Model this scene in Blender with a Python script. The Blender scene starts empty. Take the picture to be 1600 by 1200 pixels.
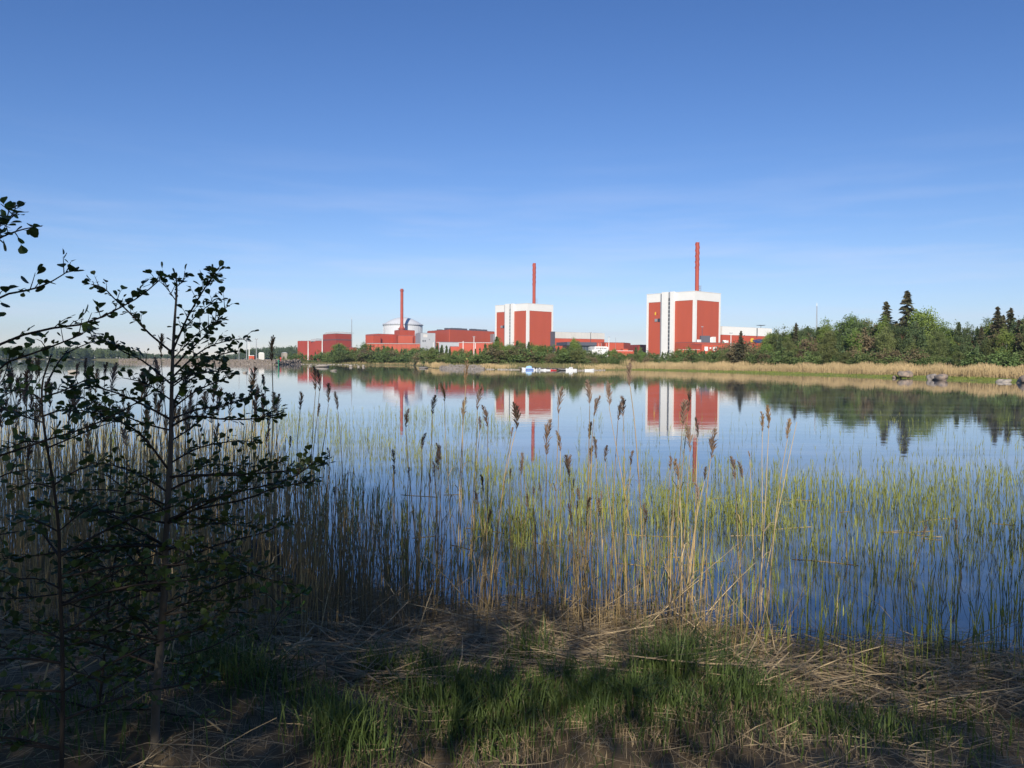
import bpy, math, random
import numpy as np
from mathutils import Vector, Matrix, Euler

random.seed(7)
RNG = np.random.default_rng(11)
scene = bpy.context.scene
COL = scene.collection
R = math.radians

# ------------------------------------------------------------------ camera
EYE, FPX, PITCH, ROLL = 2.4, 1230.0, R(1.70), R(0.38)
cam_data = bpy.data.cameras.new("camera")
cam = bpy.data.objects.new("camera", cam_data)
COL.objects.link(cam)
cam_data.sensor_fit = 'HORIZONTAL'
cam_data.sensor_width = 36.0
cam_data.lens = 36.0 * FPX / 1600.0
cam_data.clip_start = 0.05
cam_data.clip_end = 12000
CAM_M = Matrix.Rotation(math.pi / 2 - PITCH, 3, 'X') @ Matrix.Rotation(ROLL, 3, 'Z')
cam.matrix_world = Matrix.Translation((0, 0, EYE)) @ CAM_M.to_4x4()
scene.camera = cam

# ------------------------------------------------------------------ world, sun, exposure
SUN_AZ, SUN_EL = R(5.0), R(27.0)            # sun behind the camera, a little to the left
to_sun = Vector((-math.sin(SUN_AZ) * math.cos(SUN_EL), -math.cos(SUN_AZ) * math.cos(SUN_EL), math.sin(SUN_EL)))
world = bpy.data.worlds.new("World")
scene.world = world
world.use_nodes = True
wn, wl = world.node_tree.nodes, world.node_tree.links
wn.clear()
sky = wn.new('ShaderNodeTexSky')
sky.sky_type = 'NISHITA'
sky.sun_disc = False
sky.sun_elevation = SUN_EL
sky.sun_rotation = R(180) + SUN_AZ
sky.altitude = 0
sky.air_density = 1.0
sky.dust_density = 0.0
sky.ozone_density = 6.0
tc = wn.new('ShaderNodeTexCoord')
mp = wn.new('ShaderNodeMapping')
mp.inputs['Scale'].default_value = (1.5, 1.5, 16.0)
mp.inputs['Rotation'].default_value = (0.03, 0.05, 0.3)
cn = wn.new('ShaderNodeTexNoise')
cn.inputs['Scale'].default_value = 2.6
cn.inputs['Detail'].default_value = 7
cn.inputs['Roughness'].default_value = 0.55
cr = wn.new('ShaderNodeMapRange')
cr.inputs[1].default_value, cr.inputs[2].default_value = 0.46, 0.78
cr.inputs[3].default_value, cr.inputs[4].default_value = 0.0, 0.5
sep = wn.new('ShaderNodeSeparateXYZ')
lo = wn.new('ShaderNodeMapRange')            # cirrus only low over the horizon
lo.inputs[1].default_value, lo.inputs[2].default_value = 0.03, 0.26
lo.inputs[3].default_value, lo.inputs[4].default_value = 1.0, 0.0
mul = wn.new('ShaderNodeMath'); mul.operation = 'MULTIPLY'
mixw = wn.new('ShaderNodeMix'); mixw.data_type = 'RGBA'
mixw.inputs['B'].default_value = (6.3, 6.6, 8.0, 1)
bg = wn.new('ShaderNodeBackground')
bg.inputs['Strength'].default_value = 0.10
wo = wn.new('ShaderNodeOutputWorld')
wl.new(tc.outputs['Generated'], mp.inputs['Vector'])
wl.new(mp.outputs['Vector'], cn.inputs['Vector'])
wl.new(cn.outputs['Fac'], cr.inputs[0])
wl.new(tc.outputs['Generated'], sep.inputs[0])
wl.new(sep.outputs['Z'], lo.inputs[0])
wl.new(cr.outputs[0], mul.inputs[0]); wl.new(lo.outputs[0], mul.inputs[1])
wl.new(mul.outputs[0], mixw.inputs['Factor'])
# film-like colour response for the clear sky: deeper blue where it is dim, unchanged where it is bright
ssep, scmb = wn.new('ShaderNodeSeparateColor'), wn.new('ShaderNodeCombineColor')
wl.new(sky.outputs[0], ssep.inputs[0])
for ch, pw, kk in (('Red', 0.40, 1.36), ('Green', 0.21, 0.93), ('Blue', 0.10, 0.95)):
    m1 = wn.new('ShaderNodeMath'); m1.operation = 'MULTIPLY'; m1.inputs[1].default_value = 0.1275
    m2 = wn.new('ShaderNodeMath'); m2.operation = 'POWER'; m2.inputs[1].default_value = pw
    m3 = wn.new('ShaderNodeMath'); m3.operation = 'MINIMUM'; m3.inputs[1].default_value = {'Red': 0.72, 'Green': 0.95, 'Blue': 1.05}[ch]
    m4 = wn.new('ShaderNodeMath'); m4.operation = 'MULTIPLY'; m4.inputs[1].default_value = kk
    m5 = wn.new('ShaderNodeMath'); m5.operation = 'MULTIPLY'
    wl.new(ssep.outputs[ch], m1.inputs[0]); wl.new(m1.outputs[0], m2.inputs[0]); wl.new(m2.outputs[0], m3.inputs[0])
    wl.new(m3.outputs[0], m4.inputs[0]); wl.new(m4.outputs[0], m5.inputs[0]); wl.new(ssep.outputs[ch], m5.inputs[1])
    wl.new(m5.outputs[0], scmb.inputs[ch])
wl.new(scmb.outputs[0], mixw.inputs['A'])
wl.new(mixw.outputs['Result'], bg.inputs['Color'])
wl.new(bg.outputs[0], wo.inputs['Surface'])

sun_data = bpy.data.lights.new("sun", 'SUN')
sun_data.energy = 4.5
sun_data.angle = R(0.53)
sun_data.color = (1.0, 0.93, 0.82)
sun = bpy.data.objects.new("sun", sun_data)
COL.objects.link(sun)
sun.location = (0, -20, 40)
sun.rotation_euler = (-to_sun).to_track_quat('-Z', 'Y').to_euler()

scene.view_settings.view_transform = 'Standard'
scene.view_settings.look = 'None'
scene.view_settings.gamma = 1.0
scene.view_settings.use_curve_mapping = False
scene.view_settings.exposure = 0.35
scene.render.engine = 'CYCLES'
cy = scene.cycles
cy.use_denoising = True
cy.max_bounces = 7
cy.diffuse_bounces = 3
cy.glossy_bounces = 3
cy.transmission_bounces = 4
cy.transparent_max_bounces = 6
cy.volume_bounces = 0
cy.caustics_reflective = False
cy.caustics_refractive = False
cy.sample_clamp_indirect = 6.0

# ------------------------------------------------------------------ pixel helpers (photo is 1600 x 1200)
def hor(u): return 563.4 + 0.0066 * (u - 800)
def at(u, v, D):
    d = CAM_M @ Vector(((u - 800) / FPX, -(v - 600) / FPX, -1.0))
    k = D / d.y
    return Vector((d.x * k, D, EYE + d.z * k))
def gp(u, D):
    p = at(u, hor(u), D); return (p.x, p.y)
def zz(u, v, D): return at(u, v, D).z

# ------------------------------------------------------------------ materials
def mat(name, color, rough=0.7, var=0.0, vscale=1.0, color2=None, spec=0.3, metal=0.0, transl=0.0,
        rnd=0.0, coord='Object', stretch=(1, 1, 1), bump=0.0, detail=5, rndhue=0.0, tcol=None):
    m = bpy.data.materials.new(name); m.use_nodes = True
    n, l = m.node_tree.nodes, m.node_tree.links
    b = n['Principled BSDF']
    b.inputs['Roughness'].default_value = rough
    b.inputs['Specular IOR Level'].default_value = spec
    b.inputs['Metallic'].default_value = metal
    c = (*color, 1)
    b.inputs['Base Color'].default_value = c
    out = None
    if var > 0 or color2:
        t = n.new('ShaderNodeTexCoord'); mpn = n.new('ShaderNodeMapping')
        mpn.inputs['Scale'].default_value = stretch
        nz = n.new('ShaderNodeTexNoise'); nz.inputs['Scale'].default_value = vscale
        nz.inputs['Detail'].default_value = detail; nz.inputs['Roughness'].default_value = 0.6
        ramp = n.new('ShaderNodeMapRange')
        ramp.inputs[1].default_value, ramp.inputs[2].default_value = 0.3, 0.7
        mx = n.new('ShaderNodeMix'); mx.data_type = 'RGBA'
        mx.inputs['A'].default_value = c
        c2 = color2 if color2 else tuple(x * (1 - var) for x in color)
        mx.inputs['B'].default_value = (*c2, 1)
        if coord == 'Position':
            g = n.new('ShaderNodeNewGeometry'); l.new(g.outputs['Position'], mpn.inputs['Vector'])
        else:
            l.new(t.outputs[coord], mpn.inputs['Vector'])
        l.new(mpn.outputs[0], nz.inputs['Vector']); l.new(nz.outputs['Fac'], ramp.inputs[0])
        l.new(ramp.outputs[0], mx.inputs['Factor'])
        out = mx.outputs['Result']
        if bump > 0:
            bp = n.new('ShaderNodeBump'); bp.inputs['Strength'].default_value = bump
            l.new(nz.outputs['Fac'], bp.inputs['Height']); l.new(bp.outputs[0], b.inputs['Normal'])
    if rnd > 0 or rndhue > 0:
        oi = n.new('ShaderNodeObjectInfo'); hs = n.new('ShaderNodeHueSaturation')
        r1 = n.new('ShaderNodeMapRange'); r1.inputs[3].default_value, r1.inputs[4].default_value = 1 - rnd, 1 + rnd
        l.new(oi.outputs['Random'], r1.inputs[0]); l.new(r1.outputs[0], hs.inputs['Value'])
        if rndhue > 0:
            w = n.new('ShaderNodeMath'); w.operation = 'MULTIPLY'; w.inputs[1].default_value = 7.31
            fr = n.new('ShaderNodeMath'); fr.operation = 'FRACT'
            r2 = n.new('ShaderNodeMapRange'); r2.inputs[3].default_value, r2.inputs[4].default_value = 0.5 - rndhue, 0.5 + rndhue
            l.new(oi.outputs['Random'], w.inputs[0]); l.new(w.outputs[0], fr.inputs[0]); l.new(fr.outputs[0], r2.inputs[0])
            l.new(r2.outputs[0], hs.inputs['Hue'])
        if out: l.new(out, hs.inputs['Color'])
        else: hs.inputs['Color'].default_value = c
        out = hs.outputs['Color']
    if out: l.new(out, b.inputs['Base Color'])
    if transl > 0:
        tr = n.new('ShaderNodeBsdfTranslucent'); ms = n.new('ShaderNodeMixShader')
        ms.inputs[0].default_value = transl
        if out: l.new(out, tr.inputs['Color'])
        tr.inputs['Color'].default_value = (*(tcol or color), 1)
        l.new(b.outputs[0], ms.inputs[1]); l.new(tr.outputs[0], ms.inputs[2])
        l.new(ms.outputs[0], n['Material Output'].inputs['Surface'])
    return m

M = {}
M['red'] = mat('red_cladding', (0.49, 0.092, 0.040), 0.6, 0.10, 0.12, stretch=(1, 1, 0.3))
M['red2'] = mat('red_cladding_bright', (0.52, 0.088, 0.038), 0.6, 0.12, 0.08)
M['dred'] = mat('dark_red_cladding', (0.36, 0.058, 0.036), 0.65, 0.12, 0.1)
M['stackred'] = mat('stack_red', (0.43, 0.076, 0.040), 0.6, 0.15, 0.2)
M['white'] = mat('white_cladding', (0.80, 0.79, 0.75), 0.55, 0.05, 0.15)
M['offwhite'] = mat('offwhite_cladding', (0.62, 0.60, 0.56), 0.6, 0.08, 0.1)
M['grey'] = mat('grey_cladding', (0.42, 0.44, 0.46), 0.6, 0.12, 0.1)
M['dome'] = mat('dome_metal', (0.66, 0.67, 0.68), 0.5, 0.08, 0.08)
M['steel'] = mat('galvanised_steel', (0.34, 0.35, 0.37), 0.5, 0.15, 0.5, metal=0.2)
M['dark'] = mat('dark_recess', (0.035, 0.04, 0.05), 0.4)
M['glass'] = mat('window_glass', (0.05, 0.065, 0.085), 0.08, spec=0.6)
M['slate'] = mat('slate_cladding', (0.10, 0.10, 0.12), 0.6, 0.1, 0.1)
M['blue'] = mat('blue_paint', (0.05, 0.16, 0.50), 0.4)
M['navy'] = mat('navy_paint', (0.03, 0.05, 0.16), 0.5)
M['sky_blue'] = mat('pale_blue_canvas', (0.30, 0.52, 0.75), 0.6)
M['yellow'] = mat('yellow_paint', (0.75, 0.50, 0.04), 0.5)
M['paleyellow'] = mat('pale_yellow_paint', (0.72, 0.66, 0.18), 0.5)
M['green_paint'] = mat('green_paint', (0.02, 0.22, 0.12), 0.5)
M['gelcoat'] = mat('white_gelcoat', (0.80, 0.80, 0.78), 0.25, spec=0.5)
M['black'] = mat('black_rubber', (0.02, 0.02, 0.022), 0.7)
M['boatred'] = mat('red_gelcoat', (0.55, 0.05, 0.05), 0.3)
M['carpaint'] = mat('white_car_paint', (0.78, 0.78, 0.78), 0.25, spec=0.5)
M['carsilver'] = mat('grey_car_paint', (0.30, 0.31, 0.33), 0.25, spec=0.5)
M['vandark'] = mat('dark_blue_car_paint', (0.03, 0.05, 0.12), 0.25, spec=0.5)
M['stone'] = mat('grey_stone', (0.33, 0.29, 0.255), 0.85, 0.6, .9, bump=0.4)
M['palestone'] = mat('pale_stone', (0.42, 0.37, 0.31), 0.85, 0.35, 2.5, bump=0.4)
M['boulder'] = mat('boulder_granite', (0.40, 0.29, 0.21), 0.85, 0.5, 1.3, color2=(0.14, 0.13, 0.12), bump=0.5)
M['darkboulder'] = mat('dark_boulder', (0.055, 0.055, 0.06), 0.85, 0.5, 3.0, bump=0.5)  # near black grey stone, mottled darker by noise
M['soil'] = mat('bank_soil', (0.085, 0.060, 0.036), 0.95, 0.5, 3.0, color2=(0.24, 0.17, 0.09), coord='Position', bump=0.6)
M['shore'] = mat('shore_turf', (0.11, 0.12, 0.045), 0.95, 0.4, 0.07, color2=(0.20, 0.17, 0.085), coord='Position')
M['algae'] = mat('shore_meadow', (0.14, 0.17, 0.04), 0.95, 0.3, 0.3, color2=(0.20, 0.19, 0.065), coord='Position')
M['straw'] = mat('dry_straw', (0.56, 0.43, 0.25), 0.75, 0.45, 9.0, color2=(0.20, 0.14, 0.08), coord='Position', transl=0.12)
M['reedbelt'] = mat('dry_reed_belt', (0.62, 0.46, 0.24), 0.8, 0.45, 0.12, coord='Position', transl=0.2)
M['drystem'] = mat('dry_reed_stem', (0.52, 0.37, 0.17), 0.6, 0.5, 3.0, color2=(0.30, 0.21, 0.09), rnd=0.3, transl=0.08)
M['palestem'] = mat('bleached_reed_stem', (0.60, 0.46, 0.26), 0.6, 0.2, 4.0, transl=0.1)
M['plume'] = mat('brown_reed_plume', (0.27, 0.19, 0.14), 0.9, 0.4, 30.0, rnd=0.55, transl=0.3)
M['paleplume'] = mat('tan_reed_plume', (0.40, 0.27, 0.15), 0.9, 0.3, 30.0, rnd=0.2, transl=0.25)  # paler tan; for the sunlit plumes the sunlight is in this colour
M['greenreed'] = mat('green_reed_shoot', (0.32, 0.35, 0.085), 0.5, 0.4, 2.0, color2=(0.19, 0.24, 0.055), rnd=0.25, transl=0.25)
M['greenreed_far'] = mat('green_reed_shoots', (0.37, 0.38, 0.095), 0.5, 0.4, 0.9, color2=(0.24, 0.28, 0.07), coord='Position', transl=0.25)
M['grass'] = mat('bank_grass', (0.075, 0.120, 0.030), 0.55, 0.4, 1.6, color2=(0.125, 0.170, 0.045), coord='Position', transl=0.3)
M['leaf'] = mat('alder_leaf', (0.105, 0.165, 0.040), 0.42, 0.3, 12.0, rnd=0.45, rndhue=0.015, transl=0.38, tcol=(0.20, 0.32, 0.03), spec=0.4)
M['youngleaf'] = mat('young_alder_leaf', (0.13, 0.22, 0.025), 0.42, 0.2, 12.0, rnd=0.2, transl=0.35, tcol=(0.22, 0.34, 0.03), spec=0.4)
M['alderbark'] = mat('alder_bark', (0.085, 0.070, 0.055), 0.85, 0.5, 14.0, color2=(0.17, 0.145, 0.115), stretch=(1, 1, 0.5), bump=0.4)
M['twig'] = mat('alder_twig', (0.055, 0.043, 0.033), 0.8, 0.3, 12.0)
M['trunk'] = mat('grey_brown_bark', (0.16, 0.125, 0.095), 0.9, 0.4, 1.5)
M['birchbark'] = mat('birch_bark', (0.55, 0.52, 0.47), 0.8, 0.6, 2.0)
M['pinebark'] = mat('pine_bark', (0.26, 0.13, 0.07), 0.9, 0.4, 1.5)
def foliage(name, c, c2, rnd=0.25, hue=0.015, tr=0.28): return mat(name, c, 0.65, 0.3, 0.55, color2=c2, rnd=rnd, rndhue=hue, transl=tr, spec=0.2)
M['birch'] = foliage('birch_leaves', (0.225, 0.295, 0.070), (0.135, 0.200, 0.050))
M['olive'] = foliage('alder_leaves', (0.190, 0.210, 0.075), (0.120, 0.150, 0.050))
M['willow'] = foliage('willow_leaves', (0.165, 0.220, 0.070), (0.110, 0.155, 0.050))
M['spruce'] = foliage('spruce_needles', (0.075, 0.085, 0.042), (0.125, 0.100, 0.058), 0.2, 0.01, 0.12)
M['pine'] = foliage('pine_needles', (0.105, 0.140, 0.055), (0.070, 0.100, 0.042), 0.2, 0.01, 0.1)
M['brownbush'] = foliage('budding_leaves', (0.22, 0.16, 0.095), (0.17, 0.15, 0.07), 0.2, 0.01, 0.2)
M['farforest'] = mat('far_forest_foliage', (0.075, 0.110, 0.045), 0.8, 0.4, 0.03, color2=(0.115, 0.150, 0.055), coord='Position', transl=0.1)

def water_material():
    m = bpy.data.materials.new('lake_water'); m.use_nodes = True
    n, l = m.node_tree.nodes, m.node_tree.links
    b = n['Principled BSDF']
    b.inputs['IOR'].default_value = 1.62
    g = n.new('ShaderNodeNewGeometry')
    # calm pollen film: pale drifting streaks
    mp1 = n.new('ShaderNodeMapping'); mp1.inputs['Scale'].default_value = (0.10, 0.42, 1); mp1.inputs['Rotation'].default_value = (0, 0, 0.12)
    n1 = n.new('ShaderNodeTexNoise'); n1.inputs['Scale'].default_value = 1.0; n1.inputs['Detail'].default_value = 7; n1.inputs['Distortion'].default_value = 1.2
    r1 = n.new('ShaderNodeMapRange'); r1.inputs[1].default_value, r1.inputs[2].default_value = 0.42, 0.70
    mx = n.new('ShaderNodeMix'); mx.data_type = 'RGBA'
    mx.inputs['A'].default_value = (0.046, 0.058, 0.075, 1); mx.inputs['B'].default_value = (0.17, 0.18, 0.195, 1)
    l.new(g.outputs['Position'], mp1.inputs['Vector']); l.new(mp1.outputs[0], n1.inputs['Vector'])
    l.new(n1.outputs['Fac'], r1.inputs[0]); l.new(r1.outputs[0], mx.inputs['Factor']); l.new(mx.outputs['Result'], b.inputs['Base Color'])
    r2 = n.new('ShaderNodeMapRange'); r2.inputs[3].default_value, r2.inputs[4].default_value = 0.012, 0.05
    l.new(r1.outputs[0], r2.inputs[0]); l.new(r2.outputs[0], b.inputs['Roughness'])
    # ripples, longer across the view, patchy
    mp2 = n.new('ShaderNodeMapping'); mp2.inputs['Scale'].default_value = (0.5, 1.5, 1)
    n2 = n.new('ShaderNodeTexNoise'); n2.inputs['Scale'].default_value = 1.0; n2.inputs['Detail'].default_value = 3
    mp3 = n.new('ShaderNodeMapping'); mp3.inputs['Scale'].default_value = (0.012, 0.03, 1)
    n3 = n.new('ShaderNodeTexNoise'); n3.inputs['Scale'].default_value = 1.0; n3.inputs['Detail'].default_value = 3
    r3 = n.new('ShaderNodeMapRange'); r3.inputs[1].default_value, r3.inputs[2].default_value = 0.35, 0.7; r3.inputs[3].default_value, r3.inputs[4].default_value = 0.25, 1.0
    mm = n.new('ShaderNodeMath'); mm.operation = 'MULTIPLY'
    bp = n.new('ShaderNodeBump'); bp.inputs['Strength'].default_value = 1.0; bp.inputs['Distance'].default_value = 0.005
    l.new(g.outputs['Position'], mp2.inputs['Vector']); l.new(mp2.outputs[0], n2.inputs['Vector'])
    l.new(g.outputs['Position'], mp3.inputs['Vector']); l.new(mp3.outputs[0], n3.inputs['Vector']); l.new(n3.outputs['Fac'], r3.inputs[0])
    l.new(n2.outputs['Fac'], mm.inputs[0]); l.new(r3.outputs[0], mm.inputs[1])
    l.new(mm.outputs[0], bp.inputs['Height']); l.new(bp.outputs[0], b.inputs['Normal'])
    return m
M['water'] = water_material()

# ------------------------------------------------------------------ object helpers
WL = {}
def tag(o, label=None, cat=None, group=None, kind=None):
    if label: o['label'] = label
    if cat: o['category'] = cat
    if group: o['group'] = group
    if kind: o['kind'] = kind
    return o
def empty(name, loc, label, cat, group=None, rz=0.0):
    o = bpy.data.objects.new(name, None); COL.objects.link(o)
    o.empty_display_size = 0.3
    o.location = loc; o.rotation_euler = (0, 0, rz); WL[o.name] = Vector(loc)
    return tag(o, label, cat, group)
def link(name, mesh, parent=None, loc=None):
    o = bpy.data.objects.new(name, mesh); COL.objects.link(o)
    if parent: o.parent = parent
    if loc is not None: o.location = loc
    return o
def mesh_np(name, V, F, mats, midx=None, smooth=False):
    V = np.asarray(V, dtype=np.float32).reshape(-1, 3); F = np.asarray(F, dtype=np.int32)
    me = bpy.data.meshes.new(name)
    me.vertices.add(len(V)); me.vertices.foreach_set('co', V.ravel())
    k = F.shape[1]
    me.loops.add(F.size); me.loops.foreach_set('vertex_index', F.ravel())
    me.polygons.add(len(F))
    me.polygons.foreach_set('loop_start', np.arange(0, F.size, k, dtype=np.int32))
    if midx is not None: me.polygons.foreach_set('material_index', np.asarray(midx, dtype=np.int32))
    if smooth: me.polygons.foreach_set('use_smooth', np.ones(len(F), dtype=bool))
    me.update(calc_edges=True)
    for m in (mats if isinstance(mats, (list, tuple)) else [mats]): me.materials.append(m)
    return me

class MB:
    """collects boxes, prisms, tubes in world coordinates and links them as ONE mesh object"""
    def __init__(s): s.V, s.F = [], []
    def add(s, vs, fs):
        o = len(s.V); s.V += [tuple(v) for v in vs]; s.F += [tuple(i + o for i in f) for f in fs]; return s
    def prism(s, pts, z0, z1, top=None):
        n = len(pts); t = top or pts
        vs = [(p[0], p[1], z0) for p in pts] + [(p[0], p[1], z1) for p in t]
        fs = [tuple(reversed(range(n))), tuple(range(n, 2 * n))] + [(i, (i + 1) % n, n + (i + 1) % n, n + i) for i in range(n)]
        return s.add(vs, fs)
    def box(s, c, size, rz=0.0):
        cx, cy, cz = c; a, b, h = size[0] / 2, size[1] / 2, size[2] / 2
        co, si = math.cos(rz), math.sin(rz)
        pts = [(cx + x * co - y * si, cy + x * si + y * co) for x, y in ((-a, -b), (a, -b), (a, b), (-a, b))]
        return s.prism(pts, cz - h, cz + h)
    def ring(s, path, radii, n=8, caps=True):
        path = [Vector(p) for p in path]; vs, fs = [], []
        up0 = Vector((0.31, 0.17, 1)) if abs((path[-1] - path[0]).normalized().z) < 0.9 else Vector((1, 0.2, 0))
        for i, p in enumerate(path):
            t = (path[min(i + 1, len(path) - 1)] - path[max(i - 1, 0)]).normalized()
            a = t.cross(up0).normalized(); b = t.cross(a).normalized()
            for k in range(n):
                th = 2 * math.pi * k / n
                vs.append(p + (a * math.cos(th) + b * math.sin(th)) * radii[i])
        for i in range(len(path) - 1):
            for k in range(n):
                fs.append((i * n + k, i * n + (k + 1) % n, (i + 1) * n + (k + 1) % n, (i + 1) * n + k))
        if caps:
            fs.append(tuple(reversed(range(n)))); fs.append(tuple(range((len(path) - 1) * n, len(path) * n)))
        return s.add(vs, fs)
    def revolve(s, c, prof, n=48):
        vs, fs = [], []
        for r, z in prof:
            for k in range(n):
                th = 2 * math.pi * k / n
                vs.append((c[0] + r * math.cos(th), c[1] + r * math.sin(th), c[2] + z))
        for i in range(len(prof) - 1):
            for k in range(n):
                fs.append((i * n + k, i * n + (k + 1) % n, (i + 1) * n + (k + 1) % n, (i + 1) * n + k))
        fs.append(tuple(range((len(prof) - 1) * n, len(prof) * n)))
        return s.add(vs, fs)
    def build(s, name, m, parent=None, smooth=False, base=None):
        org = Vector(base) if base is not None else Vector((0, 0, 0))
        if parent is not None:
            p = parent
            while p is not None:
                org = org + WL.get(p.name, Vector((0, 0, 0))); p = p.parent
        me = bpy.data.meshes.new(name)
        me.from_pydata([tuple(Vector(v) - org) for v in s.V], [], s.F)
        if smooth:
            for p in me.polygons: p.use_smooth = True
        me.materials.append(m); me.update()
        o = link(name, me, parent)
        if base is not None: o.location = base; WL[o.name] = Vector(base)
        return o
def smooth_angle(o, ang=40):
    me = o.data
    for p in me.polygons: p.use_smooth = True
    me.set_sharp_from_angle(angle=R(ang)); return o

# numpy workhorses: ribbons and tubes for thousands of blades at once
def ribbons(P, W, S):
    """P (N,K,3) centre lines, W (N,K) widths, S (N,3) side vectors -> verts, quads"""
    N, K, _ = P.shape
    off = S[:, None, :] * W[:, :, None] * 0.5
    V = np.stack([P - off, P + off], axis=2).reshape(-1, 3)
    i = np.arange(N)[:, None] * (2 * K) + np.arange(K - 1)[None, :] * 2
    F = np.stack([i, i + 1, i + 3, i + 2], axis=-1).reshape(-1, 4)
    return V, F
def tubes(P, Rd, n=4):
    N, K, _ = P.shape
    T = np.gradient(P, axis=1); T /= np.linalg.norm(T, axis=2, keepdims=True) + 1e-9
    up = np.where(np.abs(T[..., 2:3]) > 0.85, np.array([1.0, 0.1, 0.0]), np.array([0.0, 0.1, 1.0]))
    A = np.cross(T, up); A /= np.linalg.norm(A, axis=2, keepdims=True) + 1e-9
    B = np.cross(T, A)
    th = np.arange(n) * 2 * np.pi / n
    V = P[:, :, None, :] + (A[:, :, None, :] * np.cos(th)[None, None, :, None] + B[:, :, None, :] * np.sin(th)[None, None, :, None]) * Rd[:, :, None, None]
    base = np.arange(N)[:, None, None] * (K * n) + np.arange(K - 1)[None, :, None] * n
    k = np.arange(n)[None, None, :]; k2 = (k + 1) % n
    F = np.stack([base + k, base + k2, base + n + k2, base + n + k], axis=-1).reshape(-1, 4)
    return V.reshape(-1, 3), F
def joinvf(parts):
    Vs, Fs, o = [], [], 0
    for V, F in parts:
        Vs.append(V); Fs.append(F + o); o += len(V)
    return np.concatenate(Vs), np.concatenate(Fs)
def norm(a): return a / (np.linalg.norm(a, axis=-1, keepdims=True) + 1e-9)
def cards(C, size, tilt=None):
    """leaf quads (kite shaped) of random orientation at centres C"""
    n = len(C); a = norm(RNG.normal(size=(n, 3))); b = norm(np.cross(a, norm(RNG.normal(size=(n, 3)))))
    s = size[:, None]
    V = np.stack([C - a * s * .5, C + b * s * .34 - a * s * .05, C + a * s * .5, C - b * s * .34 - a * s * .05], axis=1).reshape(-1, 3)
    return V, np.arange(4 * n).reshape(-1, 4)
def multiply(variants, xf):
    """copies of (V,F) variants at transforms (variant index, x,y,z, rz, scale, hscale) joined into one"""
    parts = []
    xf = np.asarray(xf)
    for k, (V, F) in enumerate(variants):
        t = xf[xf[:, 0].astype(int) == k]
        if not len(t): continue
        c, s = np.cos(t[:, 4]), np.sin(t[:, 4])
        X = V[None, :, 0] * c[:, None] - V[None, :, 1] * s[:, None]
        Y = V[None, :, 0] * s[:, None] + V[None, :, 1] * c[:, None]
        Z = np.broadcast_to(V[None, :, 2], X.shape)
        W = np.stack([X * t[:, 5:6] + t[:, 1:2], Y * t[:, 5:6] + t[:, 2:3], Z * t[:, 6:7] + t[:, 3:4]], axis=-1).reshape(-1, 3)
        Fk = (F[None] + (np.arange(len(t)) * len(V))[:, None, None]).reshape(-1, F.shape[1])
        parts.append((W, Fk))
    return joinvf(parts)

# ------------------------------------------------------------------ shoreline of the far side: photo column -> distance of the waterline
SHORE = [(-1600, 900), (-600, 900), (150, 930), (185, 470), (300, 385), (430, 325), (470, 372), (640, 360), (676, 235), (700, 220), (760, 212), (830, 205),
         (900, 197), (960, 215), (1000, 222), (1240, 158), (1400, 127), (1600, 101), (2000, 70), (2600, 46)]
def dshore(u): return float(np.interp(u, [a for a, b in SHORE], [b for a, b in SHORE]))
def landz(u, t):
    """height of the far land t metres behind its waterline"""
    if 178 < u < 462: return float(np.interp(t, [-20, -4, 0, 4, 12, 3000], [-1.2, -.5, 0, 1.75, 1.9, 2.0]))
    if u > 985: return float(np.interp(t, [-20, -4, 0, 5, 20, 60, 3000], [-1.0, -.12, 0.0, .22, .6, 1.4, 2.0]))
    return float(np.interp(t, [-20, -4, 0, 4, 15, 40, 3000], [-1.2, -.4, 0.0, .55, 1.2, 1.7, 2.0]))

# ------------------------------------------------------------------ near bank
def shore_y(x):
    return np.interp(x, [-40, -9, -4.5, -2, 0.2, 1.8, 2.6, 4, 9, 40], [13, 10.6, 9.2, 8.1, 7.4, 7.1, 6.45, 6.3, 6.5, 9]) + 0.16 * np.sin(x * 2.3) + 0.08 * np.sin(x * 5.1 + 1)
def sst(x): x = np.clip(x, 0, 1); return x * x * (3 - 2 * x)
def gz(x, y):
    t = shore_y(x) - y
    z = 0.65 * sst((t + 1.2) / 5.7) - 0.075 + np.where(t < -1.2, (t + 1.2) * 0.16, 0)
    z = z + (0.030 * np.sin(x * 2.1 + y * 1.3) + 0.022 * np.sin(x * 4.7 - y * 3.9 + 1.1) + 0.012 * np.sin(x * 9.1 + y * 7.7)) * np.clip((t + 0.3), 0, 1)
    return np.maximum(z, -1.3)

def grid_mesh(name, xs, ys, zf, m):
    X, Y = np.meshgrid(xs, ys, indexing='ij'); Z = zf(X, Y)
    V = np.stack([X, Y, Z], -1).reshape(-1, 3)
    ny = len(ys); i = np.arange(len(xs) - 1)[:, None] * ny + np.arange(ny - 1)[None]
    F = np.stack([i, i + ny, i + ny + 1, i + 1], -1).reshape(-1, 4)
    return mesh_np(name, V, F, m, smooth=True)
xs = np.concatenate([np.linspace(-60, -12, 33)[:-1], np.linspace(-12, 12, 193), np.linspace(12, 60, 33)[1:]])
ys = np.concatenate([np.linspace(-60, 1.5, 42)[:-1], np.linspace(1.5, 11, 121), np.linspace(11, 18, 16)[1:]])
tag(link('ground', grid_mesh('ground', xs, ys, gz, M['soil'])), kind='structure')

# water sheet
wr = 3000.0
tag(link('water', mesh_np('water', [(-wr, -200, 0), (wr, -200, 0), (wr, wr, 0), (-wr, wr, 0)], [(0, 1, 2, 3)], M['water'])), kind='structure')

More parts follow.
